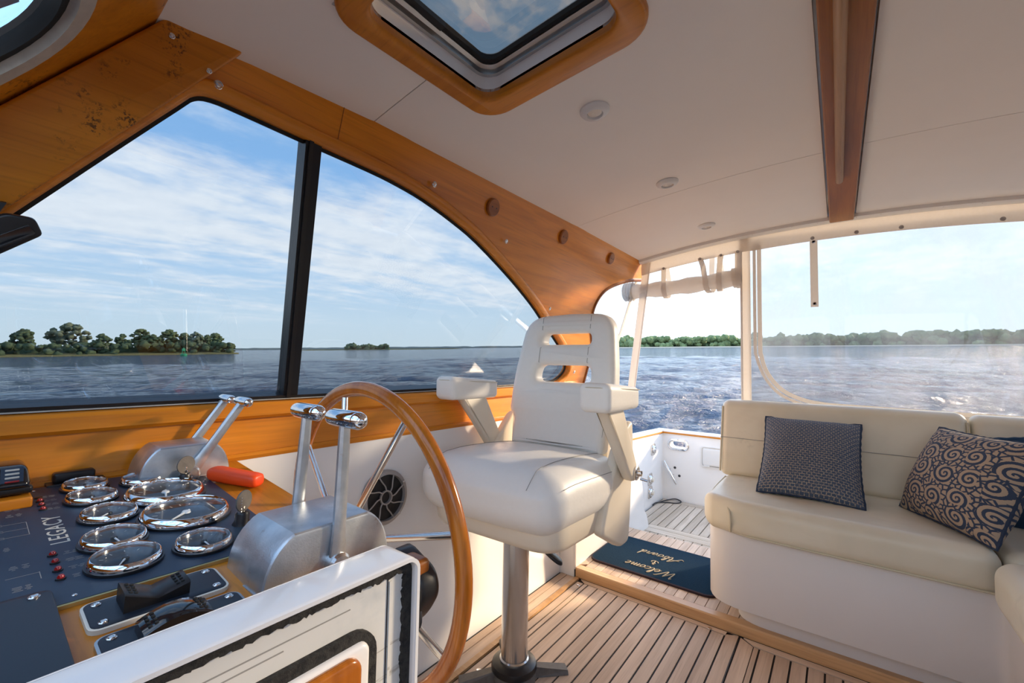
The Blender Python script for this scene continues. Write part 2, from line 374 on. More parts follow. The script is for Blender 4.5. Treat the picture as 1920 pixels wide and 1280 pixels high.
    def padded(s, outer, holes, fn, T, r, n=4, T2=None):
        """flat pad with rounded rims: outline loops, half thickness T, rim radius r"""
        T2 = T if T2 is None else T2
        loops = [(outer, 1)] + [(h, -1) for h in holes]
        top = []; 
        for poly, sg in loops:
            rings = []
            for k in range(2 * n + 2):
                if k <= n: a = PI / 2 * k / n; d = r * (1 - math.sin(a)); w = -T2 + r * (1 - math.cos(a)) if False else None
                a = PI / 2 * (k if k <= n else k - 1) / n - PI / 2   # -90..90
                d = r * (1 - math.cos(a)); q = inset(poly, d * sg)
                w = (-T2 + r + r * math.sin(a)) if k <= n else (T - r + r * math.sin(a))
                rings.append([(p[0], p[1], w) for p in q])
            top.append((rings[0], rings[-1]))
            s.ring([[fn(*p) for p in rg] for rg in rings], capa=False, capb=False)
        for side in (0, 1):
            lp = [t[side] for t in top]; flat = [p for l in lp for p in l]
            tri = geometry.tessellate_polygon([[Vector((p[0], p[1], 0)) for p in l] for l in lp])
            s.add([fn(*p) for p in flat], [tuple(t) for t in tri])
        return s
    def build(s, name, mat, parent=None, smooth=True, ang=40, weld=True):
        me = bpy.data.meshes.new(name); o3 = org(parent)
        me.from_pydata([tuple(v - o3) for v in s.v], [], s.f)
        bm = bmesh.new(); bm.from_mesh(me)
        if weld: bmesh.ops.remove_doubles(bm, verts=bm.verts, dist=1e-6)
        bmesh.ops.recalc_face_normals(bm, faces=bm.faces)
        bm.to_mesh(me); bm.free()
        me.materials.append(M[mat] if isinstance(mat, str) else mat)
        o = bpy.data.objects.new(name, me); COL.objects.link(o)
        if parent: o.parent = parent; ORG[o.name] = o3
        if smooth:
            me.shade_smooth()
            me.set_sharp_from_angle(angle=math.radians(ang))
        return o
def inset(poly, d):
    n = len(poly); ar = sum(poly[i][0] * poly[(i + 1) % n][1] - poly[(i + 1) % n][0] * poly[i][1] for i in range(n))
    sg = 1 if ar > 0 else -1; out = []
    for i in range(n):
        a, b, c = poly[i - 1], poly[i], poly[(i + 1) % n]
        def nn(p, q):
            x, y = q[0] - p[0], q[1] - p[1]; l = math.hypot(x, y) or 1e-9; return (-y / l * sg, x / l * sg)
        n1, n2 = nn(a, b), nn(b, c); mx, my = n1[0] + n2[0], n1[1] + n2[1]; l = math.hypot(mx, my) or 1e-9
        mx, my = mx / l, my / l; k = 1 / max(.5, mx * n1[0] + my * n1[1]); out.append((b[0] + mx * d * k, b[1] + my * d * k))
    return out
def rrect(x0, x1, y0, y1, r, n=6):
    pts = []
    for cx, cy, a0 in ((x1 - r, y1 - r, 0), (x0 + r, y1 - r, 90), (x0 + r, y0 + r, 180), (x1 - r, y0 + r, 270)):
        for k in range(n + 1):
            a = math.radians(a0 + 90 * k / n); pts.append((cx + r * math.cos(a), cy + r * math.sin(a)))
    return pts
def smooth_loop(pts, n=4, closed=True):
    P = [Vector(p) for p in pts]; k = len(P); out = []
    for i in range(k if closed else k - 1):
        p0, p1, p2, p3 = (P[i - 1] if closed or i else P[0]), P[i], P[(i + 1) % k], P[(i + 2) % k] if closed or i + 2 < k else P[-1]
        for j in range(n):
            t = j / n; out.append(.5 * ((2 * p1) + (p2 - p0) * t + (2 * p0 - 5 * p1 + 4 * p2 - p3) * t * t + (3 * p1 - p0 - 3 * p2 + p3) * t ** 3))
    if not closed: out.append(P[-1])
    return out
def fillet(poly, rads, n=6):
    out = []; k = len(poly)
    for i in range(k):
        a, b, c = Vector(poly[i - 1]), Vector(poly[i]), Vector(poly[(i + 1) % k]); r = rads[i] if hasattr(rads, '__len__') else rads
        if not r: out.append(tuple(b)); continue
        u = (a - b); v = (c - b); d = min(r, u.length * .49, v.length * .49); p, q = b + u.normalized() * d, b + v.normalized() * d
        for j in range(n + 1):
            t = j / n; out.append(tuple(p * (1 - t) ** 2 + b * 2 * t * (1 - t) + q * t * t))
    return out
def copy_tree(o, parent=None, loc=None):
    c = o.copy(); COL.objects.link(c); c.parent = parent
    if loc is not None: c.location = loc
    for ch in o.children: copy_tree(ch, c)
    return c
def text_mesh(body, size, depth, shear=0., xs=1., spacing=1.):
    cu = bpy.data.curves.new('lettering', 'FONT'); cu.body = body; cu.size = size; cu.extrude = depth; cu.shear = shear
    cu.align_x = 'CENTER'; cu.space_character = spacing; cu.resolution_u = 3
    o = bpy.data.objects.new('lettering', cu); COL.objects.link(o)
    dg = bpy.context.evaluated_depsgraph_get(); me = bpy.data.meshes.new_from_object(o.evaluated_get(dg))
    vs = [Vector((v.co.x * xs, v.co.y, v.co.z)) for v in me.vertices]; fs = [tuple(p.vertices) for p in me.polygons]
    bpy.data.objects.remove(o); bpy.data.curves.remove(cu); bpy.data.meshes.remove(me); return vs, fs
def screw_mesh():
    b = MB().lathe((0, 0, 0), (0, 0, 1), [(.0075, 0), (.0075, .0012), (.006, .0022), (.0052, .0012), (.004, .0030), (0, .0036)], 12)
    o = b.build('screw', 'steel'); me = o.data; bpy.data.objects.remove(o); return me
SCREW = screw_mesh()
def screw(p, nor, parent, s=1., name='screw'):
    o = bpy.data.objects.new(name, SCREW); COL.objects.link(o); o.parent = parent; o.location = Vector(p) - org(parent)
    o.rotation_euler = nrm(nor).to_track_quat('Z', 'Y').to_euler(); o.scale = (s, s, s); return o
def struct(o, label, cat): return props(o, label, cat, None, 'structure')

def clip_x(poly, lo, hi):
    """keep the part of an outline between two fore-and-aft stations (they lean with the mullion)"""
    def side(p, lim, sg): return sg * (p[0] - (lim - .1105 * (p[1] - 1.077))) if abs(lim) < 5 else 1
    out = list(poly)
    for lim, sg in ((lo, 1), (hi, -1)):
        res = []; n = len(out)
        for i in range(n):
            a, b = out[i], out[(i + 1) % n]; da, db = side(a, lim, sg), side(b, lim, sg)
            if da >= 0: res.append(tuple(a))
            if da * db < 0:
                t = da / (da - db); res.append((a[0] + (b[0] - a[0]) * t, a[1] + (b[1] - a[1]) * t))
        out = res
    return out
# ------------------------------------------------------------------ the cabin shell
def wy(z): return 1.38 - .32445 * (z - 1.077)            # inboard face of the leaning cabin side
WN_IN = nrm((0, -.863, -.28))                             # points into the cabin
def wallpt(sg, off=0.):
    def f(x, z, w):
        p = Vector((x, wy(z), z)) - WN_IN * 0 + WN_IN * (-(w) + off); p.y *= sg; return p
    return f
def zceil(X, Y):
    xs = (-.2, .0, .37, .74, 1.3, 2.0, 9); ds = (.11, .075, .032, .014, .008, 0, 0); d = 0
    for i in range(6):
        if xs[i] <= X <= xs[i + 1]: d = ds[i] + (ds[i + 1] - ds[i]) * (X - xs[i]) / (xs[i + 1] - xs[i])
    return 2.03 - .078 * Y * Y - d
WIN = [(-.245, 1.10), (-.225, 1.080), (.3, 1.077), (.65, 1.077), (1.2, 1.077), (1.814, 1.078), (2.18, 1.082), (2.28, 1.105), (2.335, 1.15), (2.325, 1.20),
       (2.24, 1.275), (2.10, 1.352), (1.933, 1.437), (1.797, 1.506), (1.572, 1.602), (1.308, 1.699), (1.15, 1.742), (.994, 1.774), (.88, 1.788), (.769, 1.795), (.557, 1.799), (.40, 1.803), (.335, 1.802), (.30, 1.789), (.272, 1.755), (.172, 1.624), (.065, 1.482), (-.1, 1.265)]
AFT = [(3.03, 1.975), (3.03, 1.824), (2.85, 1.793), (2.687, 1.746), (2.57, 1.700), (2.504, 1.657), (2.463, 1.60), (2.452, 1.534), (2.485, 1.44), (2.556, 1.354), (2.60, 1.25), (2.62, 1.02)]
FRONT = [(-.52, 1.02), (-.30, 1.22), (.05, 1.67), (.255, 1.935)]
def rake_x(z): return .25 - .787 * (1.928 - z)
OUT = AFT + [(-.465, 1.02), (rake_x(1.3), 1.3), (rake_x(1.7), 1.7), (.275, 1.96), (.37, 1.925), (.744, 1.945), (1.314, 1.955), (2.01, 1.965)]
WINS = [tuple(p) for p in smooth_loop(WIN, 3)]
for sg, side in ((1, 'starboard'), (-1, 'port')):
    f = wallpt(sg)
    w = thing('wall_' + side, (1.2, sg * 1.35, 1.0), 'varnished wood cabin side with arched window opening, %s side' % side, 'wall', kind='structure')
    MB().plate(OUT, [WINS], f, 0, .035).build('cabin_side_panel', 'varnish', w, ang=25)
    # moulded lip round the window and the aft arch
    lip = [f(x, z, -.004) for x, z in inset(WINS, -.018)]
    MB().sweep(lip, [(-.018, -.006), (-.018, .008), (-.010, .013), (.010, .010), (.018, .002), (.018, -.006)], (0, -.863 * sg, -.28)).build('window_moulding', 'varnish', w, ang=60)
    arch = smooth_loop([(x, z) for x, z in AFT[1:]], 4, False)
    MB().tube([f(x - .004, z, .005) for x, z in arch], .014, 8).build('arch_moulding', 'varnish_dark', w)
    # raked corner pillar board
    brd = [(-.30, 1.016), (.369, 1.909), (.376, 1.93), (.262, 1.945), (-.465, 1.02)]
    MB().padded(fillet(brd, [.01, .01, .006, .006, .01], 3), [], wallpt(sg, .012), .014, .006, 3).build('pillar_board', 'varnish_stain', w, ang=30)
    for x, z in ((.243, 1.878), (.314, 1.862 - .015)): screw(f(x, z, -.027), (0, -.863 * sg, -.28), w, .75)
    for x, z in ((.338, 1.831), (1.0, 1.83), (1.451, 1.74), (1.936, 1.502), (2.44, 1.15), (2.43, 1.22)): screw(f(x, z, -.014 if z > 1.3 else 0), (0, -.863 * sg, -.28), w, 1.35)
    for x, z in ((1.325, 1.845), (1.888, 1.86), (2.464, 1.867)):
        b = MB().lathe(f(x, z, 0), (0, -.863 * sg, -.28), [(.036, 0), (.036, .010), (.032, .014), (0, .0145)], 28).build('wooden_plug', 'varnish_dark', w)
        for dx in (-.013, .013):
            c = f(x + dx, z, -.0145); MB().lathe(c, (0, -.863 * sg, -.28), [(.003, 0), (.003, .0008), (0, .001)], 8).build('plug_hole', 'caulk', b)
    joint = MB(); p0, p1 = f(.64, 1.80, -.0005), f(.64, 1.92, -.0005); joint.tube([p0, p1], .0012, 5); joint.build('panel_joint', 'varnish_dark', w)
    # sill boards under the window
    s = thing('trim_1' if sg > 0 else 'trim_2', (1.0, sg * 1.38, .92), 'varnished sill boards running under the %s windows' % side, 'sill', kind='structure')
    def prism(ys, x0, x1, nm, mat, par):
        MB().ring([[Vector((x, sg * y, z)) for y, z in ys] for x in (x0, x1)]).build(nm, mat, par, ang=35)
    prism([(1.45, 1.076), (1.381, 1.076), (1.352, 1.072), (1.346, 1.064), (1.347, 1.035), (1.358, 1.026), (1.45, 1.026)], -.55, 2.62, 'sill_cap', 'varnish', s)
    prism([(1.45, 1.026), (1.366, 1.026), (1.360, .924), (1.45, .924)], -.55, 2.62, 'sill_board', 'varnish', s)
    prism([(1.45, .930), (1.352, .930), (1.346, .922), (1.350, .912), (1.45, .912)], -.55, 2.62, 'bead_moulding', 'varnish', s)
    prism([(1.384, 1.079), (1.370, 1.079), (1.366, 1.0765), (1.384, 1.0765)], -.25, 2.3, 'sealant_line', 'white_trim', s)
    # glazing: rubber gasket, two panes, black mullion
    g = thing('window_1' if sg > 0 else 'window_2', (1.0, sg * 1.4, 1.08), 'sliding arched cabin window in black frame, %s side' % side, 'window', kind='structure')
    gas = [f(x, z, .016) for x, z in inset(WINS, .003)]
    MB().sweep(gas, [(-.004, -.006), (-.004, .003), (.006, .003), (.006, -.006)], (0, -.863 * sg, -.28)).build('gasket', 'rubber', g, ang=30)
    MB().sweep([f(x, z, .006) for x, z in inset(WINS, -.004)], [(-.004, -.004), (-.004, .004), (.004, .004), (.004, -.004)], (0, -.863 * sg, -.28)).build('sealant_bead', 'white_trim', g, ang=30)
    inn = inset(WINS, -.004)
    fwd = [p for p in inn if p[0] < .60]; aftp = [p for p in inn if p[0] >= .60]
    MB().plate(inn[:0] + clip_x(inn, -9, .655), [], f, .020, .025).build('pane', 'glass', g, smooth=False)
    MB().plate(clip_x(inn, .652, 9), [], f, .033, .038).build('pane', 'glass', g, smooth=False)
    MB().hexa([f(.632, 1.07, -.002), f(.676, 1.07, -.002), f(.676, 1.07, .045), f(.632, 1.07, .045)], [f(.553, 1.812, -.002), f(.598, 1.812, -.002), f(.598, 1.812, .045), f(.553, 1.812, .045)]).build('mullion', 'mullion', g, smooth=False)
    MB().hexa([f(.640, 1.07, -.008), f(.652, 1.07, -.008), f(.652, 1.07, 0), f(.640, 1.07, 0)], [f(.561, 1.808, -.008), f(.573, 1.808, -.008), f(.573, 1.808, 0), f(.561, 1.808, 0)]).build('mullion_rib', 'black', g, smooth=False)
    MB().hexa([f(.678, 1.07, .03), f(.690, 1.07, .03), f(.690, 1.07, .04), f(.678, 1.07, .04)], [f(.600, 1.80, .03), f(.611, 1.80, .03), f(.611, 1.80, .04), f(.600, 1.80, .04)]).build('pane_edge', 'alu', g, smooth=False)
    MB().hexa([f(-.2, 1.088, .012), f(.62, 1.088, .012), f(.62, 1.088, .019), f(-.2, 1.088, .019)], [f(-.2, 1.112, .012), f(.62, 1.112, .012), f(.62, 1.112, .019), f(-.2, 1.112, .019)]).build('slider_pull', 'lens_glass', g, smooth=False)
    MB().hexa([f(-.22, 1.074, -.004), f(2.25, 1.074, -.004), f(2.25, 1.074, .04), f(-.22, 1.074, .04)], [f(-.22, 1.089, -.004), f(2.25, 1.089, -.004), f(2.25, 1.089, .04), f(-.22, 1.089, .04)]).build('slider_track', 'black', g, smooth=False)
    # clear side curtain aft of the arch
    c = thing('side_curtain', (2.8, sg * 1.3, 1.0), 'clear vinyl wing curtain closing the %s arch behind the wood pillar' % side, 'curtain')
    cur = [(x - .02, z) for x, z in arch] + [(2.98, .98), (2.975, 1.83)]
    MB().plate([tuple(p) for p in cur], [], f, .012, .014).build('clear_panel', 'vinyl_clear', c, smooth=False)
    MB().sweep([f(2.965, z, .004) for z in (.96, 1.2, 1.5, 1.83, 1.93)], [(-.016, -.003), (-.016, .003), (.016, .003), (.016, -.003)], (0, -.863 * sg, -.28), False).build('canvas_edge', 'canvas', c)
    # white moulded side below, flaring slightly outboard
    def wf(x, z, w): return Vector((x, sg * (1.30 + .052 * max(0, min(1, z / .915)) + w), z))
    lo = MB(); lo.plate([(-.6, -.1), (2.24, -.1), (2.24, .915), (-.6, .915)], [], wf, 0, .04)
    lw = thing('wall_lower_' + side, (1.0, sg * 1.33, 0), 'white moulded lower cabin side, %s side' % side, 'wall', kind='structure')
    lo.build('moulded_side', 'gelcoat', lw, smooth=False)
    prof = [(2.2, -.1), (3.42, -.1), (3.36, .04), (3.30, .10), (3.295, .2), (3.25, .32), (3.17, .42), (3.06, .50), (2.93, .56), (2.86, .62), (2.82, .93), (2.2, .93)]
    MB().padded([tuple(p) for p in prof], [], lambda x, z, w: Vector((x, sg * (1.26 + w), z)), .055, .018, 3).build('coaming', 'gelcoat', lw, ang=35)
# the windshield: two raked halves meeting on the centreline
def ws(sg, off=0.):
    o = Vector((.25, 1.104, 1.928)); u = -nrm((.222, -.091, .282)); w = nrm((-.06, -1, .045)); n = u.cross(w).normalized()
    if n.x < 0: n = -n
    def f(a, b, t):
        p = o + u * a + w * b - n * (t + off); p.y *= sg; return p
    return f, Vector((n.x, n.y * sg, n.z))
def wsc(a): return (1.104 + .2435 * a) / .9972
for sg, k in ((1, 3), (-1, 4)):
    f, n = ws(sg)
    g = thing('window_%d' % k, (0, sg * .6, 1.3), 'raked windshield half framed in varnished wood, %s side' % ('starboard' if sg > 0 else 'port'), 'windshield', kind='structure')
    hole = fillet([(.238, .118), (.238, wsc(.238) - .05), (1.02, wsc(1.02) - .05), (1.02, .118)], .11, 8)
    MB().plate([(-.06, -.01), (-.06, wsc(-.06) + .004), (1.2, wsc(1.2) + .004), (1.2, -.01)], [hole], f, 0, .04).build('wood_frame', 'varnish_stain', g, smooth=False)
    MB().sweep([f(a, b, .002) for a, b in inset(hole, -.012)], [(-.012, -.006), (-.012, .006), (.014, .003), (.014, -.012)], n).build('pale_surround', 'white_trim', g, ang=50)
    MB().sweep([f(a, b, .016) for a, b in inset(hole, .006)], [(-.004, -.026), (-.004, .004), (.008, .002), (.008, -.026)], n).build('gasket', 'rubber', g, ang=30)
    MB().plate(inset(hole, -.004), [], f, .024, .029).build('pane', 'windshield', g, smooth=False)
    screw(f(.16, .205, -.002), n, g, 1.1)
    q = thing('windshield_wiper', f(.6, .5, .04), 'black windshield wiper outside the raked glass, %s half' % ('starboard' if sg > 0 else 'port'), 'wiper')
    MB().tube([f(.95, .42, .05), f(.60, .24, .055), f(.40, .207, .06)], [.008, .007, .006], 8).build('wiper_arm', 'black', q)
    MB().hexa([f(.72, .27, .045), f(.72, .285, .045), f(.72, .285, .06), f(.72, .27, .06)], [f(.285, .193, .045), f(.285, .207, .045), f(.285, .207, .06), f(.285, .193, .06)]).build('wiper_blade', 'rubber', q, smooth=False)
    MB().hexa([f(.36, .192, .043), f(.36, .22, .043), f(.36, .22, .068), f(.36, .192, .068)], [f(.287, .18, .043), f(.287, .208, .043), f(.287, .208, .065), f(.287, .18, .065)]).build('blade_clip', 'black', q, smooth=False)
# ------------------------------------------------------------------ ceiling
ceil = thing('ceiling', (1.2, 0, 2.0), 'cream vinyl headliner in panels with a varnished centre beam', 'ceiling', kind='structure')
HX0, HX1, HY0, HY1 = .445, .955, .345, .835
def ceil_panel(x0, x1, y0, y1, hole=None):
    xs = sorted(set([x0 + (x1 - x0) * i / 8 for i in range(9)] + ([h for h in hole[:2] if x0 < h < x1] if hole else [])))
    ys = sorted(set([y0 + (y1 - y0) * i / 14 for i in range(15)] + ([h for h in hole[2:] if y0 < h < y1] if hole else [])))
    m = MB(); idx = {}; vs = []; fs = []
    def vid(i, j, t):
        if (i, j, t) not in idx:
            e = .004 * (1 if min(xs[i] - x0, x1 - xs[i], ys[j] - y0, y1 - ys[j]) < 1e-6 else 0)
            idx[(i, j, t)] = len(vs); vs.append(Vector((xs[i], ys[j], zceil(xs[i], ys[j]) + (.03 if t else e))))
        return idx[(i, j, t)]
    def solid(i, j):
        if i < 0 or j < 0 or i >= len(xs) - 1 or j >= len(ys) - 1: return False
        if hole:
            cx, cy = (xs[i] + xs[i + 1]) / 2, (ys[j] + ys[j + 1]) / 2
            if hole[0] < cx < hole[1] and hole[2] < cy < hole[3]: return False
        return True
    for i in range(len(xs) - 1):
        for j in range(len(ys) - 1):
            if not solid(i, j): continue
            fs.append((vid(i, j, 0), vid(i, j + 1, 0), vid(i + 1, j + 1, 0), vid(i + 1, j, 0)))
            fs.append((vid(i, j, 1), vid(i + 1, j, 1), vid(i + 1, j + 1, 1), vid(i, j + 1, 1)))
            for (di, dj, a, b) in ((-1, 0, (i, j), (i, j + 1)), (1, 0, (i + 1, j), (i + 1, j + 1)), (0, -1, (i, j), (i + 1, j)), (0, 1, (i, j + 1), (i + 1, j + 1))):
                if not solid(i + di, j + dj): fs.append((vid(*a, 0), vid(*b, 0), vid(*b, 1), vid(*a, 1)))
    m.add(vs, fs).build('headliner_panel', 'headliner', ceil, ang=50)
HOLE = (HX0, HX1, HY0, HY1)
for (x0, x1) in ((.20, .737), (.740, 1.997), (2.000, 2.90)):
    ceil_panel(x0, x1, .034, 1.125, HOLE); ceil_panel(x0, x1, -1.125, -.088)
up = MB(); 
for i in range(10):
    for j in range(12):
        pass
nx, ny = 10, 16
for sgz in (0, 1): pass
rings = []
for i in range(nx + 1):
    X = .18 + (3.02 - .18) * i / nx
    rings.append([Vector((X, -1.16 + 2.32 * j / ny, zceil(X, -1.16 + 2.32 * j / ny) + .034)) for j in range(ny + 1)])
def roof_sheet(dz0, dz1, name, mat, hole=None):
    xs = sorted(set([.18 + 2.84 * i / 14 for i in range(15)] + [hole[0], hole[1]])); ys = sorted(set([-1.17 + 2.34 * i / 18 for i in range(19)] + [hole[2], hole[3]]))
    vs = []; fs = []; nyy = len(ys)
    for dz in (dz0, dz1):
        for x in xs:
            for y in ys: vs.append(Vector((x, y, zceil(x, y) + dz)))
    N = len(xs) * nyy
    for i in range(len(xs) - 1):
        for j in range(nyy - 1):
            cx, cy = (xs[i] + xs[i + 1]) / 2, (ys[j] + ys[j + 1]) / 2
            a = [i * nyy + j, i * nyy + j + 1, (i + 1) * nyy + j + 1, (i + 1) * nyy + j]
            if hole[0] < cx < hole[1] and hole[2] < cy < hole[3]: continue
            fs.append(tuple(a)); fs.append(tuple(N + k for k in a[::-1]))
    MB().add(vs, fs).build(name, mat, ceil, ang=50)
roof_sheet(.031, .075, 'cabin_roof', 'gelcoat', HOLE)
# centre beam and hand rail
bw = lambda x: .0525
bm_ = MB(); R_ = []
for x in [.2 + 2.69 * i / 12 for i in range(13)]:
    z = zceil(x, -.027) - .028; R_.append([Vector((x, -.027 - .0525, z + .05)), Vector((x, -.027 - .0525, z + .004)), Vector((x, -.027 - .0485, z)), Vector((x, -.027 + .0485, z)), Vector((x, -.027 + .0525, z + .004)), Vector((x, -.027 + .0525, z + .05))])
bm_.ring(R_).build('centre_beam', 'beam', ceil, ang=30)
rl = thing('overhead_handrail', (1.4, -.02, 1.99), 'pale wooden handrail fixed under the dark centre beam', 'handrail')
pth = [(2.22, zceil(2.2, 0) - .03), (2.215, zceil(2.2, 0) - .042), (2.19, zceil(2.2, 0) - .048)] + [(x, zceil(x, 0) - .050) for x in (1.9, 1.5, 1.1, .7)] + [(.45, zceil(.45, 0) - .048), (.43, zceil(.43, 0) - .028)]
MB().sweep([(x, -.0165, z) for x, z in pth], [(-.020, -.013), (-.020, .004), (-.012, .012), (.012, .012), (.020, .004), (.020, -.013)], (0, 1, 0), False).build('rail', 'rail', rl, ang=50) if False else MB().tube([(x, -.0165, z) for x, z in pth], .0135, 12).build('rail', 'rail', rl)
# ------------------------------------------------------------------ deck hatch
h = thing('deck_hatch', ((HX0 + HX1) / 2, (HY0 + HY1) / 2, 1.96), 'overhead deck hatch with varnished wood ring and smoked pane', 'hatch')
def hz(x, y, w): return Vector((x, y, zceil(.7, .59) - .078 * 2 * .59 * (y - .59) + .03 * (x - .7) + w))
MB().padded(rrect(.425, .978, .325, .853, .085, 8), [rrect(.492, .905, .385, .800, .05, 8)], lambda x, y, w: hz(x, y, w - .004), .022, .010, 3).build('wood_ring', 'varnish_y', h, ang=60)
ro, ri = rrect(.485, .912, .378, .807, .055, 8), rrect(.492, .905, .385, .800, .05, 8)
MB().ring([[hz(x, y, z) for x, y in rr] for rr, z in ((ro, .0), (ro, .045), (ri, .045), (ri, .0))], True).build('white_well', 'gelcoat', h, ang=40)
ro, ri = rrect(.480, .917, .373, .812, .06, 8), rrect(.512, .885, .405, .780, .04, 8)
MB().ring([[hz(x, y, z) for x, y in rr] for rr, z in ((ro, .043), (ro, .095), (ri, .095), (ri, .062), (rrect(.502, .895, .395, .79, .045, 8), .058), (rrect(.502, .895, .395, .79, .045, 8), .043))], True).build('aluminium_frame', 'alu', h, ang=30)
ro, ri = rrect(.508, .889, .401, .784, .045, 8), rrect(.524, .873, .417, .768, .04, 8)
MB().ring([[hz(x, y, z) for x, y in rr] for rr, z in ((ro, .066), (ro, .080), (ri, .080), (ri, .066))], True).build('black_seal', 'rubber', h, ang=30)
MB().plate(rrect(.512, .885, .405, .780, .045, 8), [], hz, .082, .092).build('smoked_pane', 'hatch_glass', h, smooth=False)
MB().rbox(hz(.535, .735, .070), (.05, .035, .02), .006).build('hinge_block', 'black', h)
MB().box(hz(.60, .771, .068), (.2, .02, .012)).build('stay_bar', 'black', h)
# ------------------------------------------------------------------ ceiling lights
names = ('nearest the hatch', 'in the middle of the row, by the panel seam', 'farthest aft, above the doorway')
for i, (x, y) in enumerate(((1.175, .591), (1.855, .581), (2.56, .583))):
    L = thing('ceiling_light', (x, y, zceil(x, y)), 'round white recessed ceiling light ' + names[i], 'light', 'row of three ceiling downlights')
    n = nrm((0, -.156 * y, -1)); c = Vector((x, y, zceil(x, y) + .001))
    MB().lathe(c, n, [(.046, 0), (.046, .006), (.040, .013), (.026, .017), (.023, .012), (.022, 0)], 32).build('trim_ring', 'white_plastic', L)
    MB().lathe(c, n, [(.023, .004), (.022, .011), (.012, .013), (0, .0135)], 24).build('lens', 'lens', L)
    MB().add([c + n * .0142 + Vector((.012 * math.cos(a), .012 * math.sin(a), 0)) for a in (0, 1.2, 2.0, 3.14)] + [c + n * .0142], [(0, 1, 4), (1, 2, 4), (2, 3, 4)]).build('reflector_facet', 'ivory', L, smooth=False)
# ------------------------------------------------------------------ cabin sole: teak planks with black caulking, each plank its own piece
fl = thing('floor', (1.3, 0, 0), 'laid teak cabin sole with black caulked seams', 'floor', kind='structure')
MB().box((.95, 0, -.03), (2.54, 2.64, .05)).build('sole_base', 'caulk', fl, smooth=False)
def plank(x0, x1, y0, y1, zt, par, mat='teak', name='plank', th=.012, cut=None):
    b = [Vector((x0, y0, zt - th)), Vector((x1, y0, zt - th)), Vector((x1, y1, zt - th)), Vector((x0, y1, zt - th))]
    if cut: b = [Vector((x, y, zt - th)) for x, y in cut]
    m = MB(); t = [v + Vector((0, 0, th)) for v in b]; c = sum(t, Vector()) / 4
    t0 = [v - Vector((0, 0, .0012)) for v in t]; t1 = [v + (c - v).normalized() * .0012 for v in t]
    m.ring([b, t0, t1]); return m.build(name, mat, par, smooth=False)
G = .0036
ys = [1.104 - .0565 * i for i in range(13)]           # main lifting panel
plank(-.3, 2.165, 1.130 + G, 1.168, 0, fl, name='margin_board')
plank(-.3, 2.165, 1.104 + G, 1.130 - G, 0, fl)
for i in range(12): plank(-.3, 2.165, ys[i + 1] + G, ys[i] - G, 0, fl)
plank(-.3, 2.198, .3745, ys[12] - G, 0, fl, name='margin_board')
plank(0, 0, 0, 0, 0, fl, 'teak_y', 'margin_board', cut=[(2.168 + G, 1.128), (2.199, 1.166), (2.199, .378), (2.168 + G, .428)])
plank(-.3, 2.199, 1.176, 1.200, .006, fl, 'nosing', 'edge_batten', .018)
for a, b in ((1.203, 1.250), (1.255, 1.292)): plank(-.3, 2.199, a, b, 0, fl)
# next panel to port
plank(-.3, 2.19, .312, .3655, 0, fl, name='margin_board', cut=[(-.3, .312), (2.155, .312), (2.193, .3655), (-.3, .3655)])
plank(-.3, 2.155, .288 + G, .312 - G, 0, fl, name='narrow_plank')
y = .288
while y > -.42:
    plank(-.3, 2.155, y - .0565 + G, y - G, 0, fl); y -= .0565
plank(0, 0, 0, 0, 0, fl, 'teak_y', 'margin_board', cut=[(2.158 + G, .306), (2.199, .355), (2.199, -.45), (2.158 + G, -.45)])
MB().cyl((-.3, .3705, .0005), (2.199, .3705, .0005), .003, 6).build('panel_gap', 'caulk', fl)
for x, y_ in ((1.312, 1.14), (2.13, 1.146), (2.175, .49)):
    MB().lathe((x, y_, 0), (0, 0, 1), [(.0095, -.002), (.0095, .001), (.007, .0024), (.003, .0012), (0, .001)], 16).build('deck_fastener', 'steel', fl)
# raised threshold platform
pf = thing('platform_floor', (2.6, .6, 0), 'raised teak threshold platform under the doormat and settee', 'floor', kind='structure')
MB().box((2.60, 0, -.005), (.79, 2.5, .088)).build('platform_base', 'caulk', pf, smooth=False)
MB().ring([[Vector((x, y, z)) for x, z in ((2.203, .0), (2.200, .012), (2.200, .046), (2.205, .0515), (2.250, .0515), (2.250, .0))] for y in (1.2, -1.2)]).build('step_nosing', 'nosing', pf, ang=30)
y = 1.185; first = True
plank(2.253, 2.99, 1.165, 1.205, .05, pf, name='margin_board', cut=[(2.2535, 1.205), (2.99, 1.205), (2.99, 1.170), (2.285, 1.170)])
y = 1.170 - .003
while y > -.45:
    plank(2.254, 2.985, y - .0475, y - .0015, .05, pf); y -= .049
for y in (.155, .085, -.03, -.10):
    MB().lathe((2.263, y, .0515), (0, 0, 1), [(.010, -.002), (.010, .001), (.007, .003), (0, .003)], 16).build('deck_fastener', 'steel', pf)
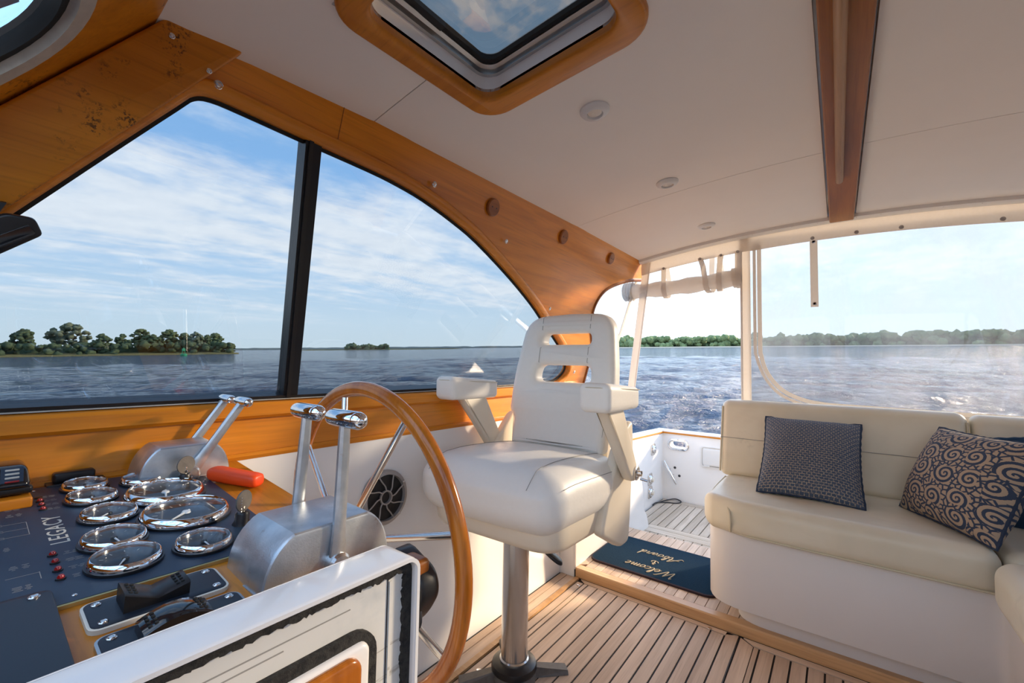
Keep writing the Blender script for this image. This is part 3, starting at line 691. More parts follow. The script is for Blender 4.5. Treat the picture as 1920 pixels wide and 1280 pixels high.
# cockpit sole, a step down
ck = thing('cockpit_floor', (3.6, .4, -.06), 'weathered teak cockpit sole leading to the transom', 'floor', kind='structure')
MB().box((3.58, 0, -.10), (1.24, 2.72, .06)).build('cockpit_base', 'caulk', ck, smooth=False)
M['teak_pale'] = wood('weathered_teak', (.46, .37, .28), (.64, .54, .44), 0, .7, 0.)
M['teak_pale_y'] = wood('weathered_teak_across', (.46, .37, .28), (.64, .54, .44), 1, .7, 0.)
zc = -.06
plank(4.115, 4.19, -1.3, 1.345, zc, ck, 'teak_pale_y', 'margin_board'); plank(3.0, 4.112, 1.29, 1.345, zc, ck, 'teak_pale', 'margin_board')
plank(3.38, 3.45, -1.1, 1.219, zc, ck, 'teak_pale_y', 'margin_board'); plank(3.30, 3.375, -1.1, 1.219, zc, ck, 'teak_pale_y', 'margin_board')
y = 1.285
while y > -1.25:
    y2 = y - .062
    if y > 1.25: plank(3.0, 4.11, y2 + G, y - G, zc, ck, 'teak_pale')
    else: plank(3.455, 4.11, y2 + G, y - G, zc, ck, 'teak_pale'); plank(2.99, 3.295, y2 + G, y - G, zc, ck, 'teak_pale')
    y = y2
MB().box((3.70, .80, zc + .001), (.07, .045, .003)).build('deck_plate', 'steel', ck)
# ------------------------------------------------------------------ cockpit bulwarks and transom
tr = thing('wall_transom', (4.2, 0, 0), 'white moulded transom of the cockpit with wood capping', 'wall', kind='structure')
MB().plate([(-1.42, -.75), (1.42, -.75), (1.42, .555), (-1.42, .555)], [rrect(1.148, 1.287, .430, .490, .028, 8)], lambda y, z, w: Vector((4.2 + w, y, z)), 0, .09).build('transom_panel', 'gelcoat', tr, smooth=False)
MB().plate([(1.44, -.1), (1.44, .1), (-1.44, .1), (-1.44, -.1)], [], lambda y, x, w: Vector((4.245 + x * .55, y, .572 + w + .03 * (1 - (y / 1.4) ** 2))), -.014, .0).build('cap_rail_base', 'varnish_y', tr, smooth=False)
MB().plate([(1.43, -.1), (1.43, .1), (-1.43, .1), (-1.43, -.1)], [], lambda y, x, w: Vector((4.252 + x * .55, y, .586 + w + .03 * (1 - (y / 1.4) ** 2))), -.014, .0).build('cap_rail', 'gelcoat', tr, smooth=False)
MB().plate(rrect(.42, 1.015, .29, .475, .02), [], lambda y, z, w: Vector((4.203 + w, y, z)), -.012, .004).build('locker_surround', 'white_plastic', tr, ang=30)
MB().padded(rrect(.43, .995, .312, .462, .018), [], lambda y, z, w: Vector((4.188 + w, y, z)), .006, .004, 2).build('locker_door', 'white_plastic', tr)
MB().sweep([(4.1895, y, z) for y, z in rrect(.425, 1.0, .305, .468, .02)], [(-.003, -.002), (-.003, .001), (.003, .001), (.003, -.002)], (-1, 0, 0)).build('locker_gap', 'alu', tr)
MB().box((4.18, .74, .43), (.004, .12, .008)).build('locker_pull', 'white_plastic', tr)
for y in (.96, .82): MB().box((4.182, y, .306), (.012, .05, .012)).build('locker_hinge', 'white_plastic', tr)
for sg in (1, -1):
    side = 'starboard' if sg > 0 else 'port'
    bw_ = thing('wall_cockpit_' + side, (3.5, sg * 1.38, 0), 'white cockpit bulwark with wood capping, %s side' % side, 'wall', kind='structure')
    MB().plate([(2.6, -.75), (4.28, -.75), (4.28, .545), (3.54, .58), (2.6, .62)], [], lambda x, z, w: Vector((x, sg * (1.36 + w), z)), 0, .07).build('bulwark_panel', 'gelcoat', bw_, smooth=False)
    MB().add(*[[Vector((x, sg * y, z + dz)) for dz in (0, .014) for x, z in ((2.6, .622), (3.54, .582), (4.29, .553)) for y in (1.352, 1.45)], [(0, 1, 3, 2), (2, 3, 5, 4), (6, 8, 9, 7), (8, 10, 11, 9), (0, 2, 8, 6), (2, 4, 10, 8), (1, 7, 9, 3), (3, 9, 11, 5), (0, 6, 7, 1), (4, 5, 11, 10)]]).build('cap_rail_base', 'varnish', bw_, smooth=False)
    MB().add(*[[Vector((x, sg * y, z + dz)) for dz in (.014, .026) for x, z in ((2.6, .622), (3.54, .582), (4.29, .553)) for y in (1.358, 1.45)], [(0, 1, 3, 2), (2, 3, 5, 4), (6, 8, 9, 7), (8, 10, 11, 9), (0, 2, 8, 6), (2, 4, 10, 8), (1, 7, 9, 3), (3, 9, 11, 5), (0, 6, 7, 1), (4, 5, 11, 10)]]).build('cap_rail', 'gelcoat', bw_, smooth=False)
fb_ = thing('wall_forward', (-.58, 0, 0), 'white forward bulkhead below the windshield', 'wall', kind='structure')
MB().box((-.60, 0, .47), (.04, 2.66, 1.12)).build('bulkhead_panel', 'gelcoat', fb_, smooth=False)
MB().box((-.49, 0, 1.01), (.22, 2.66, .03)).build('bulkhead_ledge', 'varnish_y', fb_, smooth=False)
for sg in (1, -1):
    sdk = thing('side_deck_' + ('starboard' if sg > 0 else 'port'), (1.0, sg * 1.6, .8), 'white side deck outside the cabin, %s side' % ('starboard' if sg > 0 else 'port'), 'deck', kind='structure')
    MB().box((1.0, sg * 1.615, .82), (3.2, .32, .06)).build('deck_panel', 'gelcoat', sdk, smooth=False)
    MB().box((1.0, sg * 1.765, .02), (3.2, .04, 1.56)).build('hull_side', 'gelcoat', sdk, smooth=False)
hp = thing('hawse_port', (4.2, 1.215, .46), 'oval chrome hawse hole in the white transom', 'hawse')
hy = lambda y, z, w: Vector((4.199 - w, y, z))
MB().padded(rrect(1.115, 1.315, .405, .515, .052, 8), [rrect(1.15, 1.285, .432, .488, .027, 8)], hy, .008, .005, 3).build('flange', 'chrome', hp)
for y, z in ((1.215, .508), (1.215, .412), (1.128, .46), (1.302, .46)): screw((4.19, y, z), (-1, 0, 0), hp, .9)
cl = thing('deck_cleat', (4.19, 1.275, .2), 'long chrome cleat bolted at a slant on the transom', 'cleat')
MB().tube([(4.165, 1.335, .30), (4.155, 1.315, .265), (4.152, 1.275, .20), (4.155, 1.24, .135), (4.165, 1.222, .10)], [.009, .013, .014, .013, .009], 10).build('horn', 'chrome', cl)
for y, z in ((1.29, .225), (1.26, .175)): MB().cyl((4.202, y, z), (4.155, y, z), .008, 10).build('foot', 'steel', cl)
for i, (y, z) in enumerate(((1.245, .243), (1.205, .173))): MB().lathe((4.2, y, z), (-1, 0, 0), [(.012, 0), (.010, .006), (0, .007)], 12).build('rubber_stop', 'black', cl)
for i, (x, z, lab) in enumerate(((3.924, .439, 'square chrome fairlead high on the cockpit side'), (3.842, .187, 'upper chrome shore power socket low on the cockpit side'), (3.842, .074, 'lower chrome shore power socket just above the cockpit sole'))):
    k = thing('chrome_fitting', (x, 1.36, z), lab, 'fitting', 'chrome fittings on the cockpit side')
    MB().padded(rrect(x - .05, x + .05, z - .052, z + .052, .018, 5), [], lambda a, b, w: Vector((a, 1.357 - w, b)), .006, .004, 2).build('plate', 'steel', k)
    MB().lathe((x, 1.352, z), (0, -1, 0), [(.036, 0), (.036, .012), (.030, .018), (.022, .016), (.020, .006), (0, .004)], 20).build('collar', 'chrome', k)
    if i: MB().lathe((x + .005, 1.348, z), (0, -1, 0), [(.022, 0), (.022, .02), (.017, .026), (0, .028)], 16).build('plug', 'ivory', k)
MB().tube(smooth_loop([(4.04, 1.33, -.054), (4.12, 1.30, -.052), (4.19, 1.24, -.045), (4.17, 1.18, -.053), (4.10, 1.20, -.054), (4.06, 1.28, -.054), (3.98, 1.345, -.05), (3.9, 1.35, -.053)], 5, False), .005, 8).build('cable', 'cable')
props(bpy.data.objects['cable'], 'loop of black cable lying in the corner of the cockpit sole', 'cable')
# ------------------------------------------------------------------ doormat
dm = thing('doormat', (2.56, .87, .051), 'navy welcome doormat with beige script on the teak platform', 'doormat')
MB().padded(rrect(2.345, 2.80, .50, 1.195, .06, 8), [], lambda x, y, w: Vector((x, y, .057 + w)), .006, .004, 3).build('carpet', 'carpet', dm)
MB().sweep([(x, y, .057) for x, y in rrect(2.345, 2.80, .50, 1.195, .06, 8)], [(-.004, -.006), (-.004, .004), (.004, .006), (.004, -.006)], (0, 0, 1)).build('binding', 'mat_edge', dm)
def strokes(lines, x0, y0, h, sl=.25):
    """script strokes in letter units -> mat surface; letters read from aft, tops pointing forward"""
    m = MB()
    for ln in lines:
        pts = smooth_loop(ln, 4, False) if len(ln) > 2 else [Vector(p) for p in ln]
        m.tube([(x0 - p[1] * h, y0 + (p[0] + sl * p[1]) * h, .0640) for p in pts], .0030, 6)
    return m
def script(word):
    S = {'W': ([[(0, .9), (.12, 1.0), (.2, .1), (.3, .02), (.62, .95)], [(.62, .95), (.66, .1), (.75, .02), (1.1, .95), (1.25, 1.0)]], 1.15),
         'A': ([[(-.1, .1), (.1, .0), (.35, .4), (.75, 1.0), (.72, .5), (.8, .0), (.95, .08)], [(.1, .38), (.5, .46), (.95, .42)]], .95),
         'e': ([[(0, .1), (.2, .28), (.36, .42), (.25, .52), (.12, .3), (.2, .02), (.42, .08)]], .42),
         'l': ([[(0, .1), (.22, .6), (.26, .95), (.14, .9), (.12, .3), (.2, .02), (.34, .1)]], .34),
         'c': ([[(0, .1), (.12, .3), (.34, .48), (.36, .4)], [(.34, .48), (.14, .4), (.12, .08), (.28, .0), (.44, .1)]], .44),
         'o': ([[(.32, .46), (.12, .36), (.12, .06), (.3, .02), (.4, .28), (.3, .46), (.5, .42)]], .5),
         'm': ([[(0, .42), (.1, .48), (.1, .0)], [(.1, .25), (.26, .48), (.34, .4), (.32, .0)], [(.32, .25), (.48, .48), (.56, .4), (.54, .05), (.68, .08)]], .68),
         'b': ([[(0, .1), (.2, .6), (.26, .95), (.14, .9), (.12, .1), (.3, .02), (.36, .3), (.28, .44), (.46, .42)]], .46),
         'a': ([[(.36, .44), (.14, .38), (.1, .06), (.26, .04), (.38, .44), (.38, .06), (.5, .08)]], .5),
         'r': ([[(0, .1), (.14, .5), (.16, .42), (.32, .44), (.28, .06), (.44, .1)]], .44),
         'd': ([[(.36, .44), (.14, .38), (.1, .06), (.26, .04), (.4, .95), (.38, .06), (.52, .1)]], .5)}
    out = []; x = 0
    for ch in word:
        ls, adv = S[ch]; out += [[(p[0] + x, p[1]) for p in l] for l in ls]; x += adv
    return [[(p[0] - x / 2, p[1]) for p in l] for l in out]
strokes(script('Welcome'), 2.455, .855, .071).build('lettering', 'mat_letter', dm)
strokes(script('Aboard'), 2.655, .862, .072).build('lettering', 'mat_letter', dm)
anchor = [[(0, .0), (0, .8)], [(-.4, .35), (-.3, .08), (0, -.05), (.3, .08), (.4, .35)], [(-.22, .62), (.22, .62)], [(0, .8), (-.09, .9), (0, 1.0), (.09, .9), (0, .8)]]
strokes(anchor, 2.545, .865, .05, 0).build('anchor_emblem', 'mat_letter', dm)
# ------------------------------------------------------------------ settee
st = thing('settee_base', (2.5, 0, .05), 'white moulded L-shaped settee base with recessed toe kick', 'settee')
base = fillet([(2.165, .515), (2.165, -.43), (1.0, -.43), (1.0, -1.23), (2.9, -1.19), (2.9, .515)], [.17, .04, .02, 0, 0, .05], 8)
MB().padded(base, [], lambda x, y, w: Vector((x, y, .295 + w)), .165, .006, 2).build('base_moulding', 'liner', st, ang=40)
kick = fillet([(2.235, .40), (2.235, -.48), (1.06, -.48), (1.06, -1.2), (2.88, -1.17), (2.88, .40)], [.13, .04, .02, 0, 0, .05], 8)
MB().plate(kick, [], lambda x, y, w: Vector((x, y, w)), .0505, .14).build('toe_kick', 'liner', st, ang=40)
def cushion(name, lab, c, d, r, fn=None, pipes=(), rot=None, par=None):
    t = thing(name, Vector(c) - Vector((0, 0, d[2] / 2)), lab, 'cushion')
    MB().rbox(c, d, r, 5, 6, fn, rot).build('cover', 'settee', t, ang=80)
    for p in pipes: MB().tube(p, .0045, 6).build('piping', 'stitch_cream', t)
    return t
def crown(hx, hy, a):
    return lambda v: Vector((v.x, v.y, v.z + (a * (1 - (v.x / hx) ** 2) * (1 - (v.y / hy) ** 2) + .005 * noise.noise(Vector((v.x * 6, v.y * 5, 1.3))) if v.z > 0 else 0)))
def seatfn(v):
    w = crown(.3, .48, .012)(v)
    if v.y > .30 and v.x < -.12:  # rounded outer corner of the seat
        k = ((v.y - .30) / .18) ** 2; w.x += .10 * k * max(0, (-v.x - .12) / .16)
    return w
cushion('seat_cushion', 'long cream settee seat cushion under the tweed pillow', (2.405, .05, .533), (.585, .945, .150), .05, seatfn,
        [[(2.125 + (.10 * max(0, (y - .30) / .18) ** 2 if y > .3 else 0), y, .4705) for y in [.48 - .02 * i for i in range(45)]], smooth_loop([(2.140, .395, .470), (2.118, .39, .52), (2.135, .40, .570), (2.19, .44, .597), (2.28, .497, .597), (2.64, .508, .595)], 5, False)])
cushion('seat_cushion', 'cream corner seat cushion behind the scroll pillow', (2.44, -.815, .528), (.60, .77, .150), .04, crown(.3, .41, .008))
cushion('seat_cushion', 'cream seat cushion running forward along the port side at the frame edge', (1.515, -.785, .540), (1.02, .83, .165), .055, crown(.5, .43, .01),
        [[(2.00 - .02 * i, -.387, .4745) for i in range(48)]])
def lean(k): return lambda v: Vector((v.x + (v.z + .21) * k, v.y, v.z))
def tuft(v):
    w = lean(.22)(v)
    for y in (.24, -.20):
        q = ((v.y - y) ** 2 + (v.z - .0) ** 2) / .004; w.x += .010 * math.exp(-q) if v.x < 0 else 0
    if v.x < 0: w.x += .004 * math.exp(-(v.z / .012) ** 2)
    return w
M_b = cushion('back_cushion', 'long cream settee backrest cushion behind the tweed pillow', (2.695, .045, .805), (.115, .995, .415), .04, tuft,
        [smooth_loop([(2.652, .5385, .62), (2.735, .5385, .975)], 4, False), smooth_loop([(2.652, -.4485, .62), (2.735, -.4485, .975)], 4, False)])
MB().tube([(2.6705 + .0015 * math.sin(i), .535 - .0365 * i, .807) for i in range(28)], .0016, 5).build('seam', 'stitch', M_b)
cushion('back_cushion', 'cream corner backrest cushion beside the blue velvet pillow', (2.695, -.83, .80), (.115, .74, .415), .04, lean(.22))
cushion('back_cushion', 'cream port backrest cushion beyond the frame edge', (1.75, -1.165, .80), (1.3, .09, .40), .04)
# throw pillows
def pillow(name, lab, c, w, h, t, rx, ry, rz, mat, cord='fringe', pinch=.06, axes=None):
    c = Vector(c); p = thing(name, c, lab, 'pillow'); m = MB(); n = 26; vs = []; fs = []; uvs = []
    R3 = Matrix.Rotation(rz, 3, 'Z') @ Matrix.Rotation(ry, 3, 'Y') @ Matrix.Rotation(rx, 3, 'X')
    if axes:
        ux = nrm(axes[0]); uz = Vector(axes[1]); uz = (uz - ux * ux.dot(uz)).normalized(); uy = uz.cross(ux); R3 = Matrix((ux, uy, uz)).transposed()
    def shape(u, v, s):
        e = (1 - abs(u) ** 2.6) * (1 - abs(v) ** 2.6); b = 1 - pinch * (1 - min(1, (abs(u) ** 2 + .0))) * abs(v) ** 4 - pinch * (1 - abs(v) ** 2) * abs(u) ** 4
        x = u * w / 2 * (1 - pinch * (1 - v * v) * u * u); y = v * h / 2 * (1 - pinch * (1 - u * u) * v * v)
        d = s * (t / 2) * (max(e, 0) ** .55) + .004 * noise.noise(Vector((u * 2.5, v * 2.5, s * 3 + w)))
        return Vector(c) + R3 @ Vector((x, d, y))
    for s in (-1, 1):
        k = len(vs)
        for i in range(n + 1):
            for j in range(n + 1):
                u, v = math.sin((i / n - .5) * PI), math.sin((j / n - .5) * PI); vs.append(shape(u, v, s)); uvs.append((u * .5 + .5, v * .5 + .5))
        for i in range(n):
            for j in range(n):
                q = (k + i * (n + 1) + j, k + (i + 1) * (n + 1) + j, k + (i + 1) * (n + 1) + j + 1, k + i * (n + 1) + j + 1); fs.append(q if s < 0 else q[::-1])
    o = m.add(vs, fs).build('cover', mat, p, ang=90, weld=False)
    uvl = o.data.uv_layers.new(name='UVMap')
    for lp in o.data.loops: uvl.data[lp.index].uv = uvs[lp.vertex_index]
    rim = [shape(math.cos(a) / max(abs(math.cos(a)), abs(math.sin(a))), math.sin(a) / max(abs(math.cos(a)), abs(math.sin(a))), 0) for a in [2 * PI * k / 96 for k in range(96)]]
    MB().tube(rim, [.0045 + .0022 * (k % 2) for k in range(96)], 6, True).build('corded_edge', cord, p)
    return p
pillow('throw_pillow', 'square blue tweed throw pillow at the left of the settee', (2.487, .116, .779), .395, .455, .17, 0, 0, 0, 'tweed', axes=((.0, -.38, -.004), (.33, .006, .322)))
pillow('throw_pillow', 'beige and navy scroll patterned throw pillow tilted on the settee', Vector((2.496, -.196, .612)) + nrm((-.383, -.214, 0)) * .210 + nrm((.08, -.134, .326)) * .185 + Vector((.004, -.008, .006)), .43, .385, .18, 0, 0, 0, 'scroll', axes=((-.383, -.214, 0), (.08, -.134, .326)))
pillow('throw_pillow', 'plush blue velvet throw pillow peeking out behind the scroll pillow', (2.52, -.68, .80), .40, .38, .14, -.2, .20, PI / 2 + .2, 'navy_velvet', 'navy_velvet')
pillow('throw_pillow', 'dark navy throw pillow lying in the settee corner under the velvet pillow', (2.22, -.70, .69), .36, .30, .12, -.9, .1, PI / 2 + .9, 'dark_fabric', 'dark_fabric')
# ------------------------------------------------------------------ canvas enclosure across the aft end
en = thing('aft_enclosure', (2.95, 0, 1.0), 'white canvas aft enclosure with clear vinyl window behind the settee', 'enclosure')
def zt(y): return zceil(2.9, y) 
YS = [1.10 - .05 * i for i in range(45)]
MB().ring([[Vector((x, y, zt(y) + dz)) for x, dz in ((2.885, .012), (2.885, -.014), (2.905, -.020), (2.945, -.020), (2.955, .0), (2.955, .02))] for y in YS]).build('awning_track', 'white_plastic', en, ang=40)
MB().ring([[Vector((x, y, zt(y) + dz)) for x, dz in ((2.935, -.014), (2.930, -.05), (2.934, -.098 - (.004 if y < .42 else 0)), (2.942, -.098 - (.004 if y < .42 else 0)), (2.944, -.014))] for y in YS]).build('valance', 'canvas', en, ang=60)
for i, y in enumerate((1.0, .86, .70, .58, .52, .40, .30, .20, .08, -.09, -.19, -.30, -.42, -.55)): screw((2.895, y, zt(y) - .0155), (-.3, 0, -1), en, .5)
for y in (.105, -.09, -.27, -.62): MB().lathe((2.931, y, zt(y) - .088), (-1, 0, 0), [(.010, 0), (.010, .003), (.006, .005), (0, .005)], 12).build('snap', 'grey_metal', en)
# canvas post strips either side of the doorway
MB().sweep([(2.95, .447, z) for z in (.95, 1.2, 1.5, 1.8, zt(.45) - .01)], [(-.026, -.004), (-.026, .004), (.0, .007), (.026, .004), (.026, -.004)], (-1, 0, 0), False).build('canvas_post', 'canvas', en)
MB().tube([(2.942, .470, z) for z in (.96, 1.2, 1.5, 1.8, 1.99)], .006, 6).build('zipper', 'canvas_fold', en)
MB().sweep([(2.948, 1.180 - (z - 1.036) * .1264, z) for z in (.95, 1.2, 1.5, 1.8, 1.93)], [(-.022, -.003), (-.022, .003), (.0, .006), (.022, .003), (.022, -.003)], (-1, 0, 0), False).build('canvas_post', 'canvas', en)
MB().tube([(2.938, 1.150 - (z - 1.036) * .1264, z) for z in (.96, 1.3, 1.6, 1.92)], .006, 6).build('zipper', 'canvas_fold', en)
win = [(.372, 1.96), (.372, 1.36), (.366, 1.27), (.345, 1.19), (.305, 1.12), (.25, 1.064), (.17, 1.025), (.08, 1.006), (-.1, .999), (-1.05, .985), (-1.05, 1.93)]
for k, (o_, r_, mt) in enumerate(((.0, .011, 'canvas'), (.026, .008, 'canvas_fold'))):
    MB().sweep(smooth_loop([(2.944, y + o_ * (1 if z > 1.2 else .6), z - (o_ * .8 if z < 1.2 else 0)) for y, z in win[:-1]], 4, False), [(-r_, -.004), (-r_, .004), (r_, .004), (r_, -.004)], (-1, 0, 0), False).build('window_binding', mt, en)
MB().plate([(.43, .96), (.43, 1.99), (-1.08, 1.93), (-1.15, .96)], [], lambda y, z, w: Vector((2.952 + w, y, z)), 0, .0012).build('clear_window', 'vinyl', en, smooth=False)
MB().plate([(-.5, -.1), (.5, -.1), (.5, 0), (-.5, 0)], [], lambda y, z, w: Vector((2.95 + w, y * 2.3 - .0, z + 1.02 if False else z * 3 + .96)), 0, .003).build('lower_skirt', 'canvas', en, smooth=False) if False else None
MB().plate([(.43, .62), (.43, .985), (-1.15, .985), (-1.2, .62)], [], lambda y, z, w: Vector((2.956 + w, y, z)), 0, .003).build('lower_skirt', 'canvas', en, smooth=False)
sp = thing('hanging_strap', (2.93, .1, 1.9), 'white canvas roll-up strap with eyelet hanging before the clear window', 'strap')
MB().box((2.926, .1, 1.735), (.003, .036, .375)).build('webbing', 'canvas', sp)
for z, r in ((1.918, .010), (1.565, .010)): MB().lathe((2.924, .1, z), (-1, 0, 0), [(r, 0), (r, .003), (r * .6, .004), (r * .5, 0)], 16).build('eyelet', 'steel', sp)
ru = thing('rolled_curtain', (2.97, .85, 1.72), 'rolled-up clear vinyl door curtain slung under the valance', 'curtain')
def rollpt(t): return Vector((2.985, 1.23 - .76 * t, 1.738 + .032 * t - .012 * math.sin(PI * t)))
MB().tube([rollpt(i / 14) for i in range(15)], [.052 + .006 * math.sin(i * 1.7) for i in range(15)], 16).build('vinyl_roll', 'canvas_fold', ru)
MB().tube([rollpt(.93 + .07 * i / 3) for i in range(4)], .064, 16).build('canvas_end', 'canvas', ru)
MB().tube([rollpt(-.02 + .10 * i / 8) for i in range(9)], [.058 + .012 * (i % 2) for i in range(9)], 16).build('gathered_end', 'canvas', ru)
MB().plate([(.49, 1.76), (1.10, 1.73), (1.07, 1.86), (.47, 1.93)], [], lambda y, z, w: Vector((2.958 + w, y, z)), 0, .0012).build('clear_flap', 'vinyl_clear', ru, smooth=False)
for i, (y, tw) in enumerate(((.94, .0), (.66, .045), (.60, -.02), (.485, 0))):
    k = thing('curtain_strap', (2.93, y, 1.8), 'canvas strap looped round the rolled curtain, ' + ('nearest the wood cabin side', 'left one of the middle pair', 'right one of the middle pair', 'against the canvas post')[i], 'strap', 'straps holding the rolled curtain')
    z = rollpt((1.23 - y) / .76).z; z0 = zt(y) - .09; lp = []
    for a in range(13):
        q = PI * (-.0 + 1.0 * a / 12); lp.append(Vector((2.985 - .064 * math.sin(q + .0) * 1.0, y + tw * .5, z - .0 - .064 * (-math.cos(q)) * -1.0)))
    path = [Vector((2.926, y + tw, z0)), Vector((2.922, y + tw * .6, (z0 + z) / 2 + .02))] + [Vector((2.985 - .066 * math.cos(q), y + tw * .3 * math.cos(q), z - .068 * math.sin(q))) for q in [PI * j / 12 for j in range(13)]] + [Vector((3.04, y, z + .06)), Vector((2.99, y - tw * .3, z0 + .02))]
    MB().sweep(path, [(-.002, -.016), (-.002, .016), (.002, .016), (.002, -.016)], (0, 1, 0), False).build('webbing', 'canvas', k)
    MB().lathe((2.924, y + tw, z0 - .004), (-1, 0, 0), [(.009, 0), (.009, .004), (0, .005)], 12).build('snap', 'grey_metal', k)
# ------------------------------------------------------------------ helm console
def zd(x, y): return .915 + .09 * (y - 1.36) - .02 * (x - .5)
DN = nrm((.02, -.09, 1)); DX = nrm(Vector((1, 0, -.02))); DY = DN.cross(DX).normalized()
def dp(x, y, w=0.): return Vector((x, y, zd(x, y))) + DN * w
con = thing('helm_console', (.05, .97, 0), 'helm console with varnished wooden dash top', 'console')
MB().hexa([dp(-.35, .585, -.022), dp(.497, .585, -.022), dp(.497, 1.348, -.022), dp(-.35, 1.348, -.022)], [dp(-.35, .585), dp(.497, .585), dp(.497, 1.348), dp(-.35, 1.348)]).build('dash_top', 'varnish_y', con, smooth=False)
MB().hexa([Vector((x, y, .0015)) for x, y in ((-.35, .585), (.47, .585), (.47, 1.302), (-.35, 1.302))], [dp(-.35, .585, -.022), dp(.47, .585, -.022), dp(.47, 1.302, -.022), dp(-.35, 1.302, -.022)]).build('console_body', 'gelcoat', con, smooth=False)
# instrument panel
def lens_shell(c, axis, prof, n=36):
    m = MB(); axis = nrm(axis); u = axis.orthogonal().normalized(); w = axis.cross(u); c = Vector(c)
    return m.ring([[c + axis * z + (u * math.cos(2 * PI * j / n) + w * math.sin(2 * PI * j / n)) * max(r, 1e-4) for j in range(n)] for r, z in prof], capa=False)
ip = thing('instrument_panel', dp(.14, 1.06), 'dark navy instrument panel with chrome gauges and pale lettering', 'panel')
MB().hexa([dp(-.30, .803, .0003), dp(.388, .803, .0003), dp(.388, 1.322, .0003), dp(-.30, 1.322, .0003)], [dp(-.30, .803, .006), dp(.388, .803, .006), dp(.388, 1.322, .006), dp(-.30, 1.322, .006)]).build('plate', 'navy_plate', ip, smooth=False)
MB().hexa([dp(.095, .799, .0003), dp(.388, .799, .0003), dp(.388, .803, .0003), dp(.095, .803, .0003)], [dp(.095, .799, .0055), dp(.388, .799, .0055), dp(.388, .803, .0055), dp(.095, .803, .0055)]).build('bare_edge', 'brass', ip, smooth=False)
M['face_dark'] = plain('gauge_face', (.006, .018, .045), .5, spec=.2); M['face_blue'] = plain('tachometer_face', (.02, .11, .19), .5, vary=.1, spec=.2)
GA = [(.184, 1.275, .036), (.183, 1.194, .0385), (.191, 1.083, .0405), (.178, .964, .042), (.177, .877, .044), (.273, 1.257, .036), (.290, 1.147, .066), (.290, 1.012, .069), (.276, .867, .0405)]
protos = {}
for i, (x, y, r) in enumerate(GA):
    g = bpy.data.objects.new('gauge', None); COL.objects.link(g); g.parent = ip; big = r > .06
    c = dp(x, y, .006); g.location = c - org(ip); ORG[g.name] = c; g.rotation_euler = (0, 0, 0)
    k = r / .04; hgt = .012 if not big else .014
    MB().lathe(c, DN, [(r * 1.03, 0), (r * 1.03, hgt * .45), (r, hgt * .8), (r * .95, hgt * 1.2), (r * .915, hgt * 1.25), (r * .89, hgt), (r * .885, hgt * .35)], 40, False).build('bezel', 'chrome', g, ang=60)
    MB().lathe(c + DN * .0005, DN, [(r * 1.07, 0), (r * 1.07, .004), (r * 1.03, .0042)], 40).build('gasket', 'black', g)
    MB().lathe(c + DN * .0045, DN, [(r * .89, 0), (0, .0002)], 32).build('dial_face', 'face_blue' if big else 'face_dark', g)
    fa = MB()
    for a in range(9 if not big else 15):
        an = math.radians(-130 + 260 * a / (8 if not big else 14)); d = -DX * math.cos(an) + DY * math.sin(an); e = DN.cross(d); q = c + DN * .0052
        fa.add([q + d * r * .62 + e * .0006 * k, q + d * r * .74 + e * .0006 * k, q + d * r * .74 - e * .0006 * k, q + d * r * .62 - e * .0006 * k], [(0, 1, 2, 3)])
    fa.build('dial_marks', 'print', g, smooth=False)
    an = math.radians(-120 + (i * 37) % 90); d = -DX * math.cos(an) + DY * math.sin(an)
    nd = MB().tube([c + DN * .007 - d * r * .12, c + DN * .007 + d * r * .55], [.0016 * k, .0008 * k], 6); nd.build('needle', 'needle', g)
    MB().lathe(c + DN * .006, DN, [(r * .11, 0), (r * .09, .003), (0, .0035)], 14).build('needle_cap', 'needle' if big else 'black', g)
    lens_shell(c, DN, [(r * .895, hgt * .95), (r * .7, hgt * (1.25 if not big else 1.1)), (r * .45, hgt * (1.5 if not big else 1.22)), (r * .2, hgt * (1.62 if not big else 1.28)), (0, hgt * (1.65 if not big else 1.3))], 36).build('glass_lens', 'lens_glass', g, ang=90)
for y, led in ((1.253, 0), (1.230, 1), (1.205, 1), (1.180, 1), (.963, 1), (.934, 1), (.905, 1), (.876, 1)):
    x = .108 if y < 1 else .116; c = dp(x, y, .006)
    e = MB().lathe(c, DN, [(.0058, 0), (.0055, .002), (.0040, .0024)], 14).build('lamp_bezel', 'black', ip)
    if led: MB().lathe(c, DN, [(.0042, .001), (.0040, .004), (.0026, .0062), (0, .0068)], 14).build('warning_lamp', 'red', e)
def on_panel(vs, x, y, w=.0062): return [dp(x, y, w) - DX * v.y + DY * v.x + DN * v.z for v in vs]
vs, fs = text_mesh('LEGACY', .033, .0002, 0, 1.02, 1.12)
MB().add(on_panel(vs, .1325, 1.07), fs).build('lettering', 'print', ip, smooth=False)
lg = MB()
def dash_(x, y, lx, ly, m=lg, t=.0007):
    c = dp(x, y, .0063); m.add([c - DX * lx - DY * ly, c + DX * lx - DY * ly, c + DX * lx + DY * ly, c - DX * lx + DY * ly], [(0, 1, 2, 3)])
rl_ = random.Random(3)
for y in (1.253, 1.230, 1.205, 1.180, .963, .934, .905, .876):
    for dx in (.016, .026): 
        for q in range(3): dash_(.108 + dx + .0, y + .004 - q * .004, .0035 * (.5 + rl_.random()), .0007)
for x, y in ((.075, 1.235), (.085, 1.235), (.075, 1.205), (.085, 1.205), (.075, 1.172), (.086, 1.172), (.068, .945), (.080, .945), (.068, .875), (.078, .875), (.065, 1.02)):
    for q in range(4): dash_(x, y + .008 - q * .004, .0032 * (.5 + rl_.random()), .0008)
